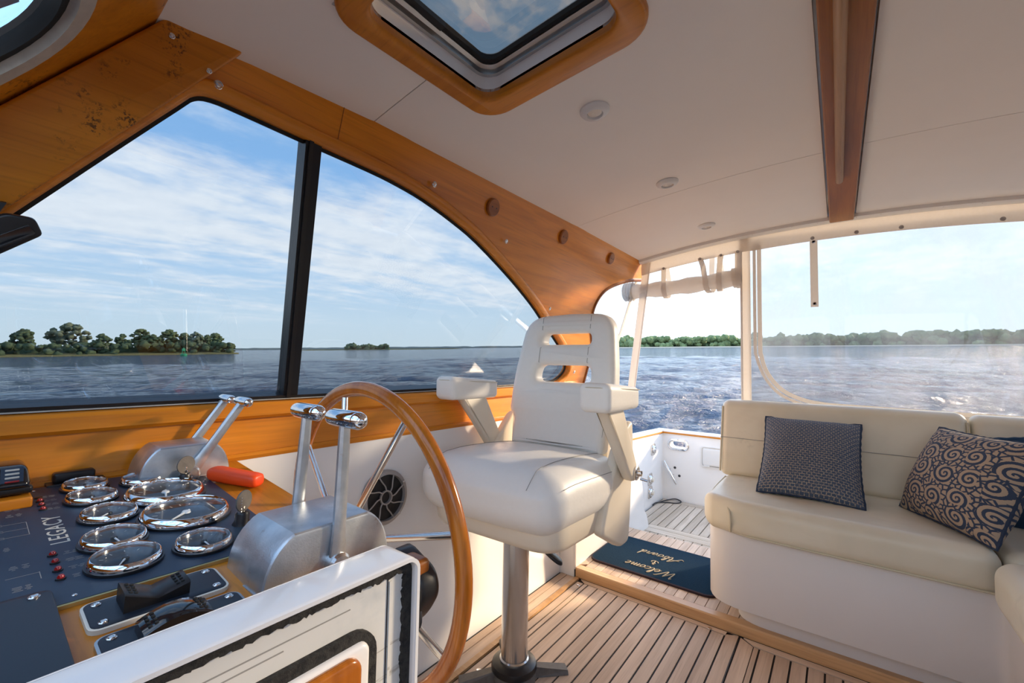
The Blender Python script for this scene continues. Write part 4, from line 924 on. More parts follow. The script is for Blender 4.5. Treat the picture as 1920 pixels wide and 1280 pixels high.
for y in (1.13, 1.10, 1.07):
    dash_(.078, y, .014, .0006)
    for x in (.05, .062): dash_(x, y + .004, .003, .0007); dash_(x, y - .002, .003, .0007)
dash_(.092, 1.10, .0005, .031); dash_(.075, .915, .016, .0006); dash_(.091, .905, .0005, .012)
lg.build('legend_marks', 'print_dim', ip, smooth=False)
for i in range(13):
    y = .845 + .036 * i; c = dp(.040, y, .006)
    MB().rbox(c + DN * .004, (.014, .021, .010), .002, 2, 0).build('breaker_switch', 'black', ip)
for x, y in ((.113, 1.302), (.37, 1.17), (.115, .818)): screw(dp(x, y, .006), DN, ip, .4)
# switch panels on the dash
def switch(name, lab, x0, x1, y0, y1, rx0, rx1, edge, gloss, tilt):
    def prof_h(u): return (.012 + .020 * math.sin(PI * (.15 + .7 * u))) if tilt < 0 else .016 + .020 * abs(u - .5) * (1.6 if u < .5 else .9)
    s = thing(name, dp((x0 + x1) / 2, (y0 + y1) / 2), lab, 'switch')
    MB().padded(rrect(x0, x1, y0, y1, .010, 4), [], lambda x, y, w: dp(x, y, .0045 + w), .003, .0015, 2).build('plate', 'navy_dark', s)
    MB().sweep([dp(x, y, .0035) for x, y in rrect(x0, x1, y0, y1, .010, 4)], [(-.0028, -.0033), (-.0028, .0025), (.001, .0030), (.001, -.0033)], DN).build('metal_rim', edge, s)
    ym = (y0 + y1) / 2; wd = (y1 - y0) * .30
    b = []
    for t in range(9):
        u = t / 8; x = rx0 + (rx1 - rx0) * u; hgt = prof_h(u)
        b.append([dp(x, ym - wd, .007), dp(x, ym - wd, hgt - .002), dp(x, ym - wd * .85, hgt), dp(x, ym + wd * .85, hgt), dp(x, ym + wd, hgt - .002), dp(x, ym + wd, .007)])
    r_ = MB().ring(b).build('rocker', gloss, s, ang=35)
    for e in (.10, .18, .82, .90):
        for q in range(4):
            x = rx0 + (rx1 - rx0) * e; hgt = prof_h(e)
            MB().rbox(dp(x, ym - wd * .6 + wd * .4 * q, hgt), (.004, .004, .0035), .001, 1, 0).build('grip_dot', 'rubber', r_)
    for x in (x0 + .012, x1 - .012): screw(dp(x, y0 + .010, .0075), DN, s, .7); screw(dp(x, y1 - .010, .0075), DN, s, .7)
switch('rocker_switch', 'black rocker switch with pale metal rim beside the gauge panel', .117, .262, .715, .782, .148, .218, 'ivory', 'black', 1)
switch('rocker_switch', 'shiny rounded black rocker switch next to the white door frame', .118, .264, .630, .695, .150, .220, 'alu', 'black_gloss', -1)
fs_ = thing('toggle_panel', dp(.178, 1.34), 'low black switch strip at the back of the dash under the sill', 'switch')
MB().rbox(dp(.178, 1.336, .004), (.092, .045, .008), .002, 2, 0).build('plate', 'black', fs_)
MB().rbox(dp(.174, 1.338, .018), (.066, .026, .022), .006, 3, 0).build('switch_body', 'black', fs_)
ep = thing('display_cover', dp(-.02, .72), 'flat dark navy display cover at the near corner of the dash', 'cover')
MB().padded(rrect(-.14, .095, .600, .835, .012, 4), [], lambda x, y, w: dp(x, y, .012 + w), .005, .003, 2, .0105).build('cover_plate', 'navy_dark', ep)
screw(dp(.078, .820, .017), DN, ep, .8); MB().lathe(dp(.03, .745, .017), DN, [(.007, 0), (.006, .003), (0, .004)], 14).build('blue_knob', plain('blue_knob', (.02, .16, .30), .3), ep)
vh = thing('control_keypad', (.05, 1.26, .92), 'black keypad handset on a wooden block by the window sill', 'keypad')
MB().rbox((.055, 1.255, zd(.055, 1.255) + .010), (.10, .10, .020), .004, 2, 0).build('wooden_block', 'varnish', vh)
MB().rbox((.060, 1.262, zd(.05, 1.26) + .030), (.092, .075, .016), .006, 2, 0).build('base', 'black', vh)
MB().rbox((.056, 1.262, zd(.05, 1.26) + .056), (.088, .08, .040), .010, 3, 0, lambda v: Vector((v.x - v.z * .15, v.y + v.z * .5, v.z))).build('body', 'black_gloss', vh)
kp = MB().box((.078, 1.2235, zd(.05, 1.26) + .060), (.028, .006, .028), Matrix.Rotation(-.46, 3, 'X')).build('key_field', 'navy_plate', vh, smooth=False)
for q in range(4): MB().rbox((.078, 1.2155 + .0035 * q, zd(.05, 1.26) + .050 + .0065 * q), (.018, .004, .0035), .001, 1, 0).build('key', 'red' if q == 0 else 'ivory', vh)
# ------------------------------------------------------------------ engine controls
def control(name, lab, cx, y0, y1, levang, gs, scale=1.0, hs_=1.0):
    base = min(zd(cx, y0), zd(cx, y1)) - .004; t = thing(name, (cx, (y0 + y1) / 2, zd(cx, (y0 + y1) / 2)), lab, 'control')
    L = .108 * scale; Hh = .102 * hs_
    prof = []
    for k in range(29):
        a = PI - PI * k / 28; x = cx + L * math.cos(a) * (abs(math.cos(a)) ** -.15 if abs(math.cos(a)) > .01 else 1); z = Hh * math.sin(a) ** .85
        prof.append((x, min(z, .0875 * hs_)))
    prof = [(cx - L, -.0)] + prof[1:-1] + [(cx + L, -.0)]
    def fn(x, z, w): yy = (y0 + y1) / 2 + w; return Vector((x, yy, base + .002 + z + .09 * (yy - (y0 + y1) / 2) * (1 if z < .01 else .3)))
    MB().padded(prof, [], fn, (y1 - y0) / 2, .006, 3).build('housing', 'alloy', t, ang=19)
    MB().box((cx, (y0 + y1) / 2, base + .010), (2 * L + .004, (y1 - y0) + .006, .003)).build('flange', 'alloy', t)
    screw((cx - L * .93, (y0 + y1) / 2 - .02, base + .032), (-1, 0, .35), t, 1.3)
    for i, (yy, sg) in enumerate(((y0 - .012, -1), (y1 + .012, 1))):
        pv = Vector((cx + .004, yy - sg * .006, base + .022)); tip = pv + Vector((math.sin(levang[i]), 0, math.cos(levang[i]))) * .232 * (scale + .0)
        lv = MB(); d = (tip - pv).normalized(); e = Vector((0, 1, 0)).cross(d)
        rg = []
        for q, w_, th in ((-.012, .012, .006), (.0, .0145, .006), (.05, .0105, .0055), (.18, .0095, .0055), (.232 * scale, .0085, .005)):
            p = pv + d * q; rg.append([p + e * w_ + Vector((0, th * .5, 0)), p + e * w_ * .5 + Vector((0, th, 0)), p - e * w_ * .5 + Vector((0, th, 0)), p - e * w_ + Vector((0, th * .5, 0)), p - e * w_ + Vector((0, -th * .5, 0)), p - e * w_ * .5 + Vector((0, -th, 0)), p + e * w_ * .5 + Vector((0, -th, 0)), p + e * w_ + Vector((0, -th * .5, 0))])
        lo = lv.ring(rg).build('lever', 'alloy', t, ang=25)
        MB().lathe(pv - Vector((0, -sg * .002, 0)), (0, sg, 0), [(.019, -.008), (.019, .006), (.015, .010), (0, .011)], 20).build('pivot_boss', 'steel', lo)
        g0 = tip + Vector((0, .044, 0)) + Vector((0, sg * .0, 0)); n = 18; gr = []
        prof_g = [(.0, -.052), (.007, -.051), (.0118, -.046), (.0145, -.038), (.0145, -.034), (.0135, -.033), (.0145, -.031), (.0145, .040), (.013, .048), (.0, .049)]
        MB().lathe(tip + Vector((0, -.004, 0)), (0, 1, 0), [(a_ * (1 if gs > .9 else .85), b_ * gs) for a_, b_ in prof_g], 22).build('grip', 'chrome', lo, ang=40)
    return t
control('engine_control', 'twin-lever alloy engine control nearest the steering wheel', .390, .655, .785, (.02, .06), .92)
control('engine_control', 'twin-lever alloy engine control at the window sill with levers pushed aft', .352, 1.235, 1.335, (.58, .58), .72, .84, 1.0)
# keys
def keyset(name, lab, x, y, tagr, ang):
    k = thing(name, dp(x, y), lab, 'key'); c = dp(x, y, .0)
    MB().lathe(c, DN, [(.017, 0), (.016, .006), (.0125, .012), (.0125, .026), (.010, .030), (0, .030)], 18).build('switch_barrel', 'black', k)
    d = Vector((math.cos(ang), math.sin(ang), 0)); q = c + DN * .05
    MB().lathe(q - d * .0015, d, [(.0195, 0), (.0200, .0008), (.0200, .0024), (.0195, .0032)], 24).build('round_tag', 'iron', k)
    MB().tube([c + DN * .028, c + DN * .040], .003, 8).build('key_blade', 'steel', k)
    return k, q
k1, q1 = keyset('ignition_key', 'ignition key with round tag beside the orange float', .337, 1.200, .014, 1.9)
k2, q2 = keyset('ignition_key', 'ignition key with round tag beside the nearest engine control', .352, .915, .014, 2.1)
for i in range(6):
    MB().lathe(q2 + Vector((-.006, -.004, -.018 + .005 * i)), (0, 0, 1), [(.0, -.002), (.0018, -.001), (.0018, .001), (0, .002)], 8).build('chain_bead', 'chrome', k2)
ff = thing('key_float', dp(.425, 1.165), 'orange foam key float lying on the wooden dash', 'float')
a0, a1 = Vector((.394, 1.212, zd(.394, 1.212) + .0195)), Vector((.458, 1.098, zd(.458, 1.098) + .0185)); dv = (a1 - a0); sv_ = dv.cross(Vector((0, 0, 1))).normalized()
rg = []
for t_, s_ in ((0, .35), (.02, .72), (.07, .93), (.15, 1.02), (.5, 1.0), (.88, .96), (.96, .9), (.99, .72), (1, .5)):
    p = a0 + dv * t_; rg.append([p + sv_ * (.022 * s_ * math.copysign(abs(math.cos(q)) ** .7, math.cos(q))) + Vector((0, 0, .0165 * s_ * math.copysign(abs(math.sin(q)) ** .7, math.sin(q)))) for q in [2 * PI * j / 20 for j in range(20)]])
MB().ring(rg).build('foam_body', 'orange', ff, ang=70)
chn = MB(); P0, P1 = q1 + Vector((0, 0, -.006)), a0 + Vector((-.002, .002, 0))
fb = None
for i in range(15):
    t_ = i / 14; p = P0.lerp(P1, t_) + Vector((-.004 * math.sin(PI * t_), -.02 * math.sin(PI * t_), -.028 * math.sin(PI * t_)))
    MB().lathe(p, (0, 0, 1), [(0, -.0026), (.0022, -.0014), (.0022, .0014), (0, .0026)], 8).build('chain_bead', 'steel', ff)
# ------------------------------------------------------------------ white companionway door frame in the foreground
cf = thing('companionway_frame', (.2, .535, .4), 'worn white companionway door frame with black seal and wooden pull in the foreground', 'door frame')
fr_o = rrect(-.75, .436, -.05, .914, .022, 5)
fr_i = rrect(-.72, .421, -.02, .899, .016, 5)
fw_ = lambda x, z, w: Vector((x, .535 + w, z))
MB().padded(rrect(-.75, .440, .0015, .914, .022, 5), [rrect(-.72, .433, .02, .907, .014, 5)], fw_, .035, .006, 3).build('white_rim', 'gelcoat', cf, ang=50)
MB().plate(rrect(-.73, .430, .01, .905, .012, 5), [], fw_, -.018, .03).build('recessed_panel', 'worn_white', cf, smooth=False)
def ragged(loop, w0, seed):
    rr = random.Random(seed); out = []
    L_ = smooth_loop(loop, 1); n = len(loop)
    for i in range(n):
        a, b = Vector(loop[i]), Vector(loop[(i + 1) % n]); k = max(1, int((b - a).length / .004))
        out += [tuple(a.lerp(b, q / k)) for q in range(k)]
    inn = inset(out, w0); inn = [(p[0] + rr.uniform(-.0022, .0022), p[1] + rr.uniform(-.0022, .0022)) for p in inn]
    return out, inn
o1, i1 = ragged(rrect(-.72, .4325, .021, .9065, .016, 4), .014, 2)
MB().plate(o1, [i1], fw_, -.024, -.017).build('black_seal', 'adhesive', cf, smooth=False)
MB().box((.398, .5165, .46), (.004, .003, .85)).build('edge_batten', 'worn_white', cf)
MB().cyl((.3935, .5165, .04), (.3935, .5165, .89), .0009, 5).build('edge_crack', 'caulk', cf)
for i, (x0, z0, x1, z1) in enumerate(((-.3, .868, .335, .872), (-.3, .858, .25, .862))): MB().cyl((x0, .5168, z0), (x1, .5168, z1), .0009, 5).build('panel_joint', 'stitch', cf)
o2, i2 = ragged(rrect(-.6, .373, .10, .843, .036, 6), .020, 5)
MB().plate(o2, [i2], fw_, -.026, -.017).build('black_inner_seal', 'adhesive', cf, smooth=False)
MB().padded(rrect(-.58, .358, .115, .829, .014, 5), [], fw_, .030, .006, 3, .034).build('raised_panel', 'gelcoat', cf, ang=50)
MB().padded(rrect(.0, .340, .66, .824, .020, 6), [], lambda x, z, w: Vector((x, .497 + w, z)), .007, .006, 3).build('wooden_pull', 'wheel', cf)
# small black handset clipped behind the frame
hs = thing('corded_handset', (.50, .56, .8), 'black corded handset hanging behind the white door frame', 'handset')
MB().padded([tuple(p) for p in smooth_loop([(.655, .852), (.60, .848), (.572, .832), (.562, .805), (.570, .78), (.600, .742), (.655, .715)], 4)], [], lambda y, z, w: Vector((.520 + w, y, z)), .024, .012, 3).build('body', 'black', hs, ang=60)
MB().padded(rrect(.578, .603, .792, .828, .006, 4), [], lambda y, z, w: Vector((.498 + w, y + .18 * (z - .81), z)), .004, .002, 2).build('key_plate', 'navy_dark', hs)
MB().plate(rrect(.583, .597, .801, .824, .002, 2), [], lambda y, z, w: Vector((.494 + w, y + .18 * (z - .81), z)), -.001, .001).build('label_field', 'grey_metal', hs, smooth=False)
MB().rbox((.51, .600, .842), (.04, .05, .03), .01, 3, 0).build('wooden_clip', 'varnish_dark', hs)
MB().tube(smooth_loop([(.494, .560, .785), (.490, .556, .765), (.494, .585, .74), (.50, .62, .71), (.51, .64, .66)], 4, False), .003, 6).build('cord', 'cable', hs)
# ------------------------------------------------------------------ steering wheel
wc = Vector((.600, .882, .802)); wn = nrm((1, -.04, .05)); wu = nrm(Vector((0, 0, 1)) - wn * wn.z); wv = wn.cross(wu)   # wv points to port? (kept right handed)
sw = thing('steering_wheel', (.53, .877, .80), 'large varnished wooden steering wheel with stainless spokes', 'steering wheel')
def wp(a, r, d=0.): return wc + (wu * math.cos(a) + wv * math.sin(a)) * r + wn * d
ringsW = []
for k in range(96):
    a = 2 * PI * k / 96
    ringsW.append([wp(a, .333 + .0175 * math.cos(q), .0155 * math.sin(q)) for q in [2 * PI * j / 16 for j in range(16)]])
MB().ring(ringsW, True).build('rim', 'wheel', sw, ang=80)
hubc = wc - wn * .052
sgn = 1 if wp(PI / 2, 1).y > wc.y else -1
for k in range(8):
    a = sgn * math.radians(14 + 45 * k)
    MB().tube([hubc + (wp(a, .03) - wc), wp(a, .322)], .0075, 10).build('spoke', 'steel', sw)
MB().lathe(hubc - wn * .02, wn, [(.045, 0), (.05, .01), (.05, .028), (.038, .038), (0, .042)], 28).build('hub', 'chrome', sw)
MB().cyl((.465, .877, hubc.z - .003), hubc, .02, 16).build('shaft', 'steel', sw)
# ------------------------------------------------------------------ loudspeaker in the side
ls = thing('loudspeaker', (.99, 1.335, .70), 'round black loudspeaker with grey grille in the white side', 'loudspeaker')
sc_ = Vector((.99, 1.3392, .700)); sn = nrm((0, -1, .057))
MB().lathe(sc_, sn, [(.098, 0), (.098, .010), (.092, .018), (.082, .020), (.080, .004), (.080, 0)], 40).build('rim', 'grey_metal', ls)
MB().lathe(sc_ + sn * .002, sn, [(.082, .004), (.05, -.002), (.02, -.006), (0, -.006)], 36).build('cone', 'black', ls)
su = nrm(Vector((1, 0, 0))); sv2 = sn.cross(su)
MB().lathe(sc_, sn, [(.026, .010), (.026, .018), (.021, .018), (.020, .004)], 28, False).build('centre_ring', 'grey_metal', ls)
for k in range(8):
    a = 2 * PI * k / 8; pth = [sc_ + sn * .016 + (su * math.cos(a + b) + sv2 * math.sin(a + b)) * r for r, b in ((.024, 0), (.04, .10), (.06, .30), (.082, .38))]
    MB().tube(smooth_loop(pth, 3, False), .0026, 6).build('grille_rib', 'grey_metal', ls)
for a in (.5, 2.3, 4.1, 5.4): screw(sc_ + sn * .019 + (su * math.cos(a) + sv2 * math.sin(a)) * .088, sn, ls, .6)
mt = thing('window_latch', (.02, 1.22, 1.44), 'black mirror-like block hanging below the raked wood pillar', 'latch')
fR = wallpt(1)
MB().padded(fillet([(.008, 1.438), (.045, 1.398), (.100, 1.448), (.088, 1.474), (.052, 1.474)], .007, 3), [], lambda x, z, w: fR(x - .008, z, -.06 + w), .012, .004, 3).build('body', 'black', mt)
MB().padded(fillet([(.032, 1.424), (.049, 1.410), (.091, 1.449), (.080, 1.463)], .004, 3), [], lambda x, z, w: fR(x - .008, z, -.074 + w), .002, .001, 2).build('cover', 'black_gloss', mt)
MB().hexa([fR(-.02, 1.455, -.06), fR(.03, 1.455, -.06), fR(.03, 1.455, -.03), fR(-.02, 1.455, -.03)], [fR(-.01, 1.49, -.05), fR(.045, 1.49, -.05), fR(.045, 1.49, -.01), fR(-.01, 1.49, -.01)]).build('bracket', 'black', mt, smooth=False)
# ------------------------------------------------------------------ helm chair
hc = thing('helm_chair', (1.37, 1.01, 0), 'white vinyl helm chair with slotted back and armrests on a chrome pedestal', 'chair')
ca = math.radians(1.9); cF = Vector((-math.cos(ca), -math.sin(ca), 0)); cL = Vector((math.sin(ca), -math.cos(ca), 0)); c0 = Vector((1.37, 1.01, 0)) + cL * .038
def ch(f, l, z): return c0 + cF * f + cL * l + Vector((0, 0, z))
p0 = Vector((1.37, 1.01, 0))
# pedestal
for k in range(4):
    a = math.radians(48 + 90 * k); d = Vector((math.cos(a), math.sin(a), 0)); e = Vector((-d.y, d.x, 0))
    MB().hexa([p0 + d * .05 + e * .022 + Vector((0, 0, .001)), p0 + d * .05 - e * .022 + Vector((0, 0, .001)), p0 + d * .21 - e * .028 + Vector((0, 0, .001)), p0 + d * .21 + e * .028 + Vector((0, 0, .001))],
              [p0 + d * .05 + e * .014 + Vector((0, 0, .042)), p0 + d * .05 - e * .014 + Vector((0, 0, .042)), p0 + d * .21 - e * .020 + Vector((0, 0, .014)), p0 + d * .21 + e * .020 + Vector((0, 0, .014))]).build('base_leg', 'iron', hc, smooth=False)
MB().lathe(p0, (0, 0, 1), [(.085, .001), (.085, .018), (.074, .034), (.06, .040)], 28).build('base_hub', 'iron', hc)
MB().lathe(p0, (0, 0, 1), [(.086, .036), (.088, .046), (.084, .058), (.066, .066), (.050, .068)], 32).build('collar', 'black', hc)
MB().lathe(p0, (0, 0, 1), [(.056, .062), (.056, .074), (.051, .078), (.051, .58)], 36).build('pedestal_tube', 'steel', hc, ang=50)
MB().lathe(p0, (0, 0, 1), [(.054, .515), (.062, .525), (.064, .590), (.09, .612)], 24).build('swivel_head', 'grey_metal', hc)
MB().box(p0 + Vector((-.045, .05, .575)), (.03, .05, .04)).build('slide_bracket', 'grey_metal', hc)
MB().padded([tuple(q) for q in smooth_loop([(.02, -.012), (.10, -.012), (.15, -.022), (.185, -.020), (.20, 0), (.185, .020), (.15, .022), (.10, .012), (.02, .012)], 3)], [], lambda a, b, w: p0 + Vector((-.025, -.03, .57)) + Vector((.05, -.125, -.085)).normalized() * a + Vector((.93, .35, 0)) * b + Vector((0, 0, w)), .008, .006, 2).build('swivel_lever', 'black', hc, ang=60)
MB().tube([ch(.10, -.17, .60), ch(.13, -.18, .585), ch(.16, -.185, .585)], .010, 8).build('slide_knob', 'black', hc)
# moulded tub under the seat, and its rear wings that carry the arms
tub = MB(); rg = []
for z, s_, ff_ in ((.585, .82, .0), (.592, .90, .0), (.612, .945, .0), (.655, .965, 0), (.68, .965, 0)):
    pts = fillet([(.262 * s_ + .0, .285 * s_), (.262 * s_, -.285 * s_), (-.275, -.285 * s_), (-.275, .285 * s_)], [.10, .10, .05, .05], 7)
    rg.append([ch(f, l, z + .06 * f) for f, l in pts])
tub.ring(rg).build('seat_tub', 'shell', hc, ang=50)
for sg in (1, -1):
    prof = fillet([(-.03, .60), (-.10, .735), (-.185, .87), (-.285, .965), (-.335, .975), (-.345, .88), (-.315, .62), (-.295, .50), (-.215, .50)], [.03, .04, .05, .04, .02, .03, .03, .03, .03], 4)
    if sg < 0: prof = fillet([(-.02, .68), (-.10, .78), (-.185, .87), (-.285, .965), (-.335, .975), (-.345, .88), (-.315, .66)], [.03, .04, .05, .04, .02, .03, .03], 4)
    MB().padded([tuple(q) for q in prof], [], lambda f, z, w: ch(f, sg * (.285 + w), z), .022, .014, 3).build('side_wing', 'shell', hc, ang=50)
# seat cushion
def seat_fn(v):
    # v.x forward, v.y left, v.z up
    z = v.z + .062 * v.x
    k_ = max(0, min(1, v.z / .08)); k_ = k_ * k_ * (3 - 2 * k_)
    z += k_ * (.022 * (1 - min(1, (v.x / .27) ** 2)) * (1 - min(1, (v.y / .29) ** 2)) - .018 * max(0, (v.x - .12) / .15) ** 2)
    fwd = v.x + .030 * (1 - (v.y / .30) ** 2) * max(0, min(1, (v.x - .05) / .15))
    return Vector((fwd, v.y * (1 + .03 * math.cos(min(1.5, abs(v.z) * 14))), z))
m = MB().rbox((0, 0, 0), (.575, .590, .205), .085, 6, 5, seat_fn)
m.v = [ch(v.x + .005, v.y, v.z + .752) for v in m.v]
se = m.build('seat_cushion', 'leather', hc, ang=90)
def seat_line(pts, off=.001):
    return [ch(f + .005, l, z + .752) for f, l, z in pts]
for sg in (1, -1):
    pts = []
    for k in range(20):
        t_ = k / 19; x = .2875 if t_ < .45 else .25 - (t_ - .45) / .55 * .50
        z = (-.08 + .16 * t_ / .45) if t_ < .45 else .1025
        p = Vector((x, sg * .205, z)); 
        q = seat_fn(Vector((min(x, .2875), sg * .205, min(.1025, z))))
        pts.append((q.x + (.002 if t_ < .45 else 0), q.y, q.z + (.0015 if t_ >= .45 else 0)))
    MB().tube(seat_line(smooth_loop(pts[8:], 2, False)), .0011, 5).build('seam', 'stitch', se)
    pts = [seat_fn(Vector((x, sg * .287, .055))) for x in [.225 - .45 * k / 12 for k in range(13)]]
    MB().tube(seat_line([(p.x, p.y + sg * .001, p.z + .002) for p in pts]), .0011, 5).build('seam', 'stitch', se)
# slotted back
bz0, bz1 = .835, 1.425
def bk(l, z, w):
    u = (z - bz0) / (bz1 - bz0); f = -.262 - .118 * u - .035 * (1 - (l / .24) ** 2) * 0 + .022 * (l / .235) ** 2
    return ch(f + w, l * 1.0, z - .012 * w)
def bhalf(z):
    pts_ = ((.80, .222), (.835, .225), (1.0, .238), (1.02, .245), (1.2, .232), (1.42, .205)); 
    for i in range(len(pts_) - 1):
        if pts_[i][0] <= z <= pts_[i + 1][0]: return pts_[i][1] + (pts_[i + 1][1] - pts_[i][1]) * (z - pts_[i][0]) / (pts_[i + 1][0] - pts_[i][0])
    return .2
bo = fillet([(.226, .835), (.230, .96), (.258, .985), (.256, 1.15), (.222, 1.425), (0, 1.434), (-.214, 1.425), (-.250, 1.15), (-.252, .985), (-.226, .96), (-.224, .835), (0, .828)], [.02, .02, .03, .1, .095, 0, .095, .1, .03, .02, .02, 0], 7)
s1 = fillet([(-.125, 1.290), (-.118, 1.342), (.118, 1.342), (.125, 1.290)], .024, 6)
s2 = fillet([(-.140, 1.118), (-.132, 1.195), (.132, 1.195), (.140, 1.118)], .034, 6)
dens = lambda L_, k: [tuple(p) for i in range(len(L_)) for p in [Vector(L_[i]).lerp(Vector(L_[(i + 1) % len(L_)]), q / max(1, int((Vector(L_[i]) - Vector(L_[(i + 1) % len(L_)])).length / k))) for q in range(max(1, int((Vector(L_[i]) - Vector(L_[(i + 1) % len(L_)])).length / k)))]]
bo, s1, s2 = dens(bo, .03), dens(s1, .03), dens(s2, .03)
bc = MB().padded(bo, [s1, s2], bk, .048, .034, 6).build('backrest', 'leather', hc, ang=80)
for sg in (1, -1):
    for z0_, z1_ in ((1.352, 1.428), (1.20, 1.285), (.832, 1.112)):
        MB().tube([bk(sg * (.122 + (.0 if z0_ > 1 else .014)), z0_ + (z1_ - z0_) * k / 8, .0500 - (.034 * (1 - math.sin(min(1, .15 + k / 2.5 if k < 3 else (8 - k) / 2.5 + .15) * PI / 2)) if k in (0, 8) else 0)) for k in range(9)], .0011, 5).build('seam', 'stitch', bc)
    MB().tube([bk(sg * (bhalf(z) - .012), z, .036) for z in [.86 + .05 * k for k in range(10)]], .0012, 5).build('seam', 'stitch', bc)
MB().tube([bk(l, .832, .02) for l in (-.02, .02)], .004, 5).build('fabric_tag', 'brass', bc)
MB().hexa([ch(-.31, -.20, .62), ch(-.31, .20, .62), ch(-.345, .20, .62), ch(-.345, -.20, .62)], [ch(-.325, -.2, .87), ch(-.325, .2, .87), ch(-.355, .2, .87), ch(-.355, -.2, .87)]).build('rear_panel', 'shell', hc, smooth=False)
# armrests
for sg in (1, -1):
    ar = MB().rbox((0, 0, 0), (.315, .098, .088), .022, 4, 3, lambda v: Vector((v.x, v.y * (1.0 + .12 * v.x / .15), v.z * (1 + .10 * v.x / .15))))
    ar.v = [ch(v.x - .015, (.348 if sg > 0 else -.311) + v.y, 1.088 + v.z + v.x * .045) for v in ar.v]
    a_ = ar.build('armrest', 'leather', hc, ang=90)
    MB().tube([ch(x - .015, (.348 if sg > 0 else -.311) + y, 1.088 + .031 + x * .052) for x, y in rrect(-.156, .156, -.048, .048, .024, 5)], .0016, 5, True).build('piping', 'stitch_cream', a_)
    pr = fillet([(.105, 1.055), (-.045, 1.045), (-.255, .735), (-.315, .745), (-.295, .79)], [.012, .012, .04, .03, .02], 4) if sg > 0 else fillet([(.085, 1.055), (-.065, 1.045), (-.205, .835), (-.255, .83), (-.245, .87)], [.012, .012, .03, .03, .02], 4)
    pr = fillet([(.06, 1.055), (-.10, 1.048), (-.250, .81), (-.272, .765), (-.205, .755), (-.160, .80)], [.012, .012, .05, .03, .03, .06], 5)
    MB().padded([tuple(q) for q in pr], [], lambda f, z, w: ch(f, (.335 if sg > 0 else -.300) + w, z), .022, .012, 3).build('arm_bracket', 'shell', hc, ang=50)
    if sg < 0: continue
    pc = ch(-.228, (.357 if sg > 0 else -.337), .79)
    MB().lathe(pc, cL * sg, [(.028, 0), (.028, .005), (.022, .009), (0, .010)], 24).build('pivot_plate', 'steel', hc)
    MB().lathe(pc, cL * sg, [(.012, .008), (.011, .022), (0, .025)], 14).build('pivot_bolt', 'chrome', hc)
    MB().tube([pc + cL * sg * .015 + Vector((0, 0, -.02)), pc + cL * sg * .04 + Vector((.01, 0, -.026))], .005, 8).build('lock_pin', 'steel', hc)
# ------------------------------------------------------------------ river
def build_sea():
    rr = random.Random(11); waves = []
    for i in range(46):
        lam = 10 ** rr.uniform(math.log10(.55), math.log10(9.)); a = math.radians(215) + rr.gauss(0, .42); k = 2 * PI / lam
        waves.append((k * math.cos(a), k * math.sin(a), rr.uniform(0, 2 * PI), .0165 * lam ** .82, lam))
    rs = [1.2]; 
    while rs[-1] < 6500: rs.append(rs[-1] * (1.017 if rs[-1] < 70 else 1.05))
    az = []; a = -180.
    while a < 180: az.append(a); a += .45 if -35 < a < 105 else 3.
    vs = []; na = len(az)
    cs = [(math.cos(math.radians(q)), math.sin(math.radians(q))) for q in az]
    for i, r in enumerate(rs):
        sp = max(r * (.017 if r < 70 else .05), r * .0079)
        act = [w for w in waves if w[4] > sp * 2.2] if r < 260 else []
        for c, s in cs:
            x, y = r * c, r * s; h = 0; 
            for kx, ky, ph, am, lam in act:
                q = math.sin(kx * x + ky * y + ph); h += am * (q * .8 + (1 - 2 * abs(math.sin((kx * x + ky * y + ph) / 2 + .8))) * .55) 
            if act: h += .05 * noise.noise(Vector((x * .35, y * .55, 0)))
            vs.append(sea(x, y, h * min(1, (r / 3)) ))
    fs = []
    for i in range(len(rs) - 1):
        for j in range(na):
            fs.append((i * na + j, i * na + (j + 1) % na, (i + 1) * na + (j + 1) % na, (i + 1) * na + j))
    me = bpy.data.meshes.new('river'); me.from_pydata([tuple(v) for v in vs], [], fs); me.materials.append(M['water']); me.shade_smooth()
    o = bpy.data.objects.new('river', me); COL.objects.link(o)
    return props(o, 'choppy blue river water all round the boat', 'water', None, 'stuff')
build_sea()
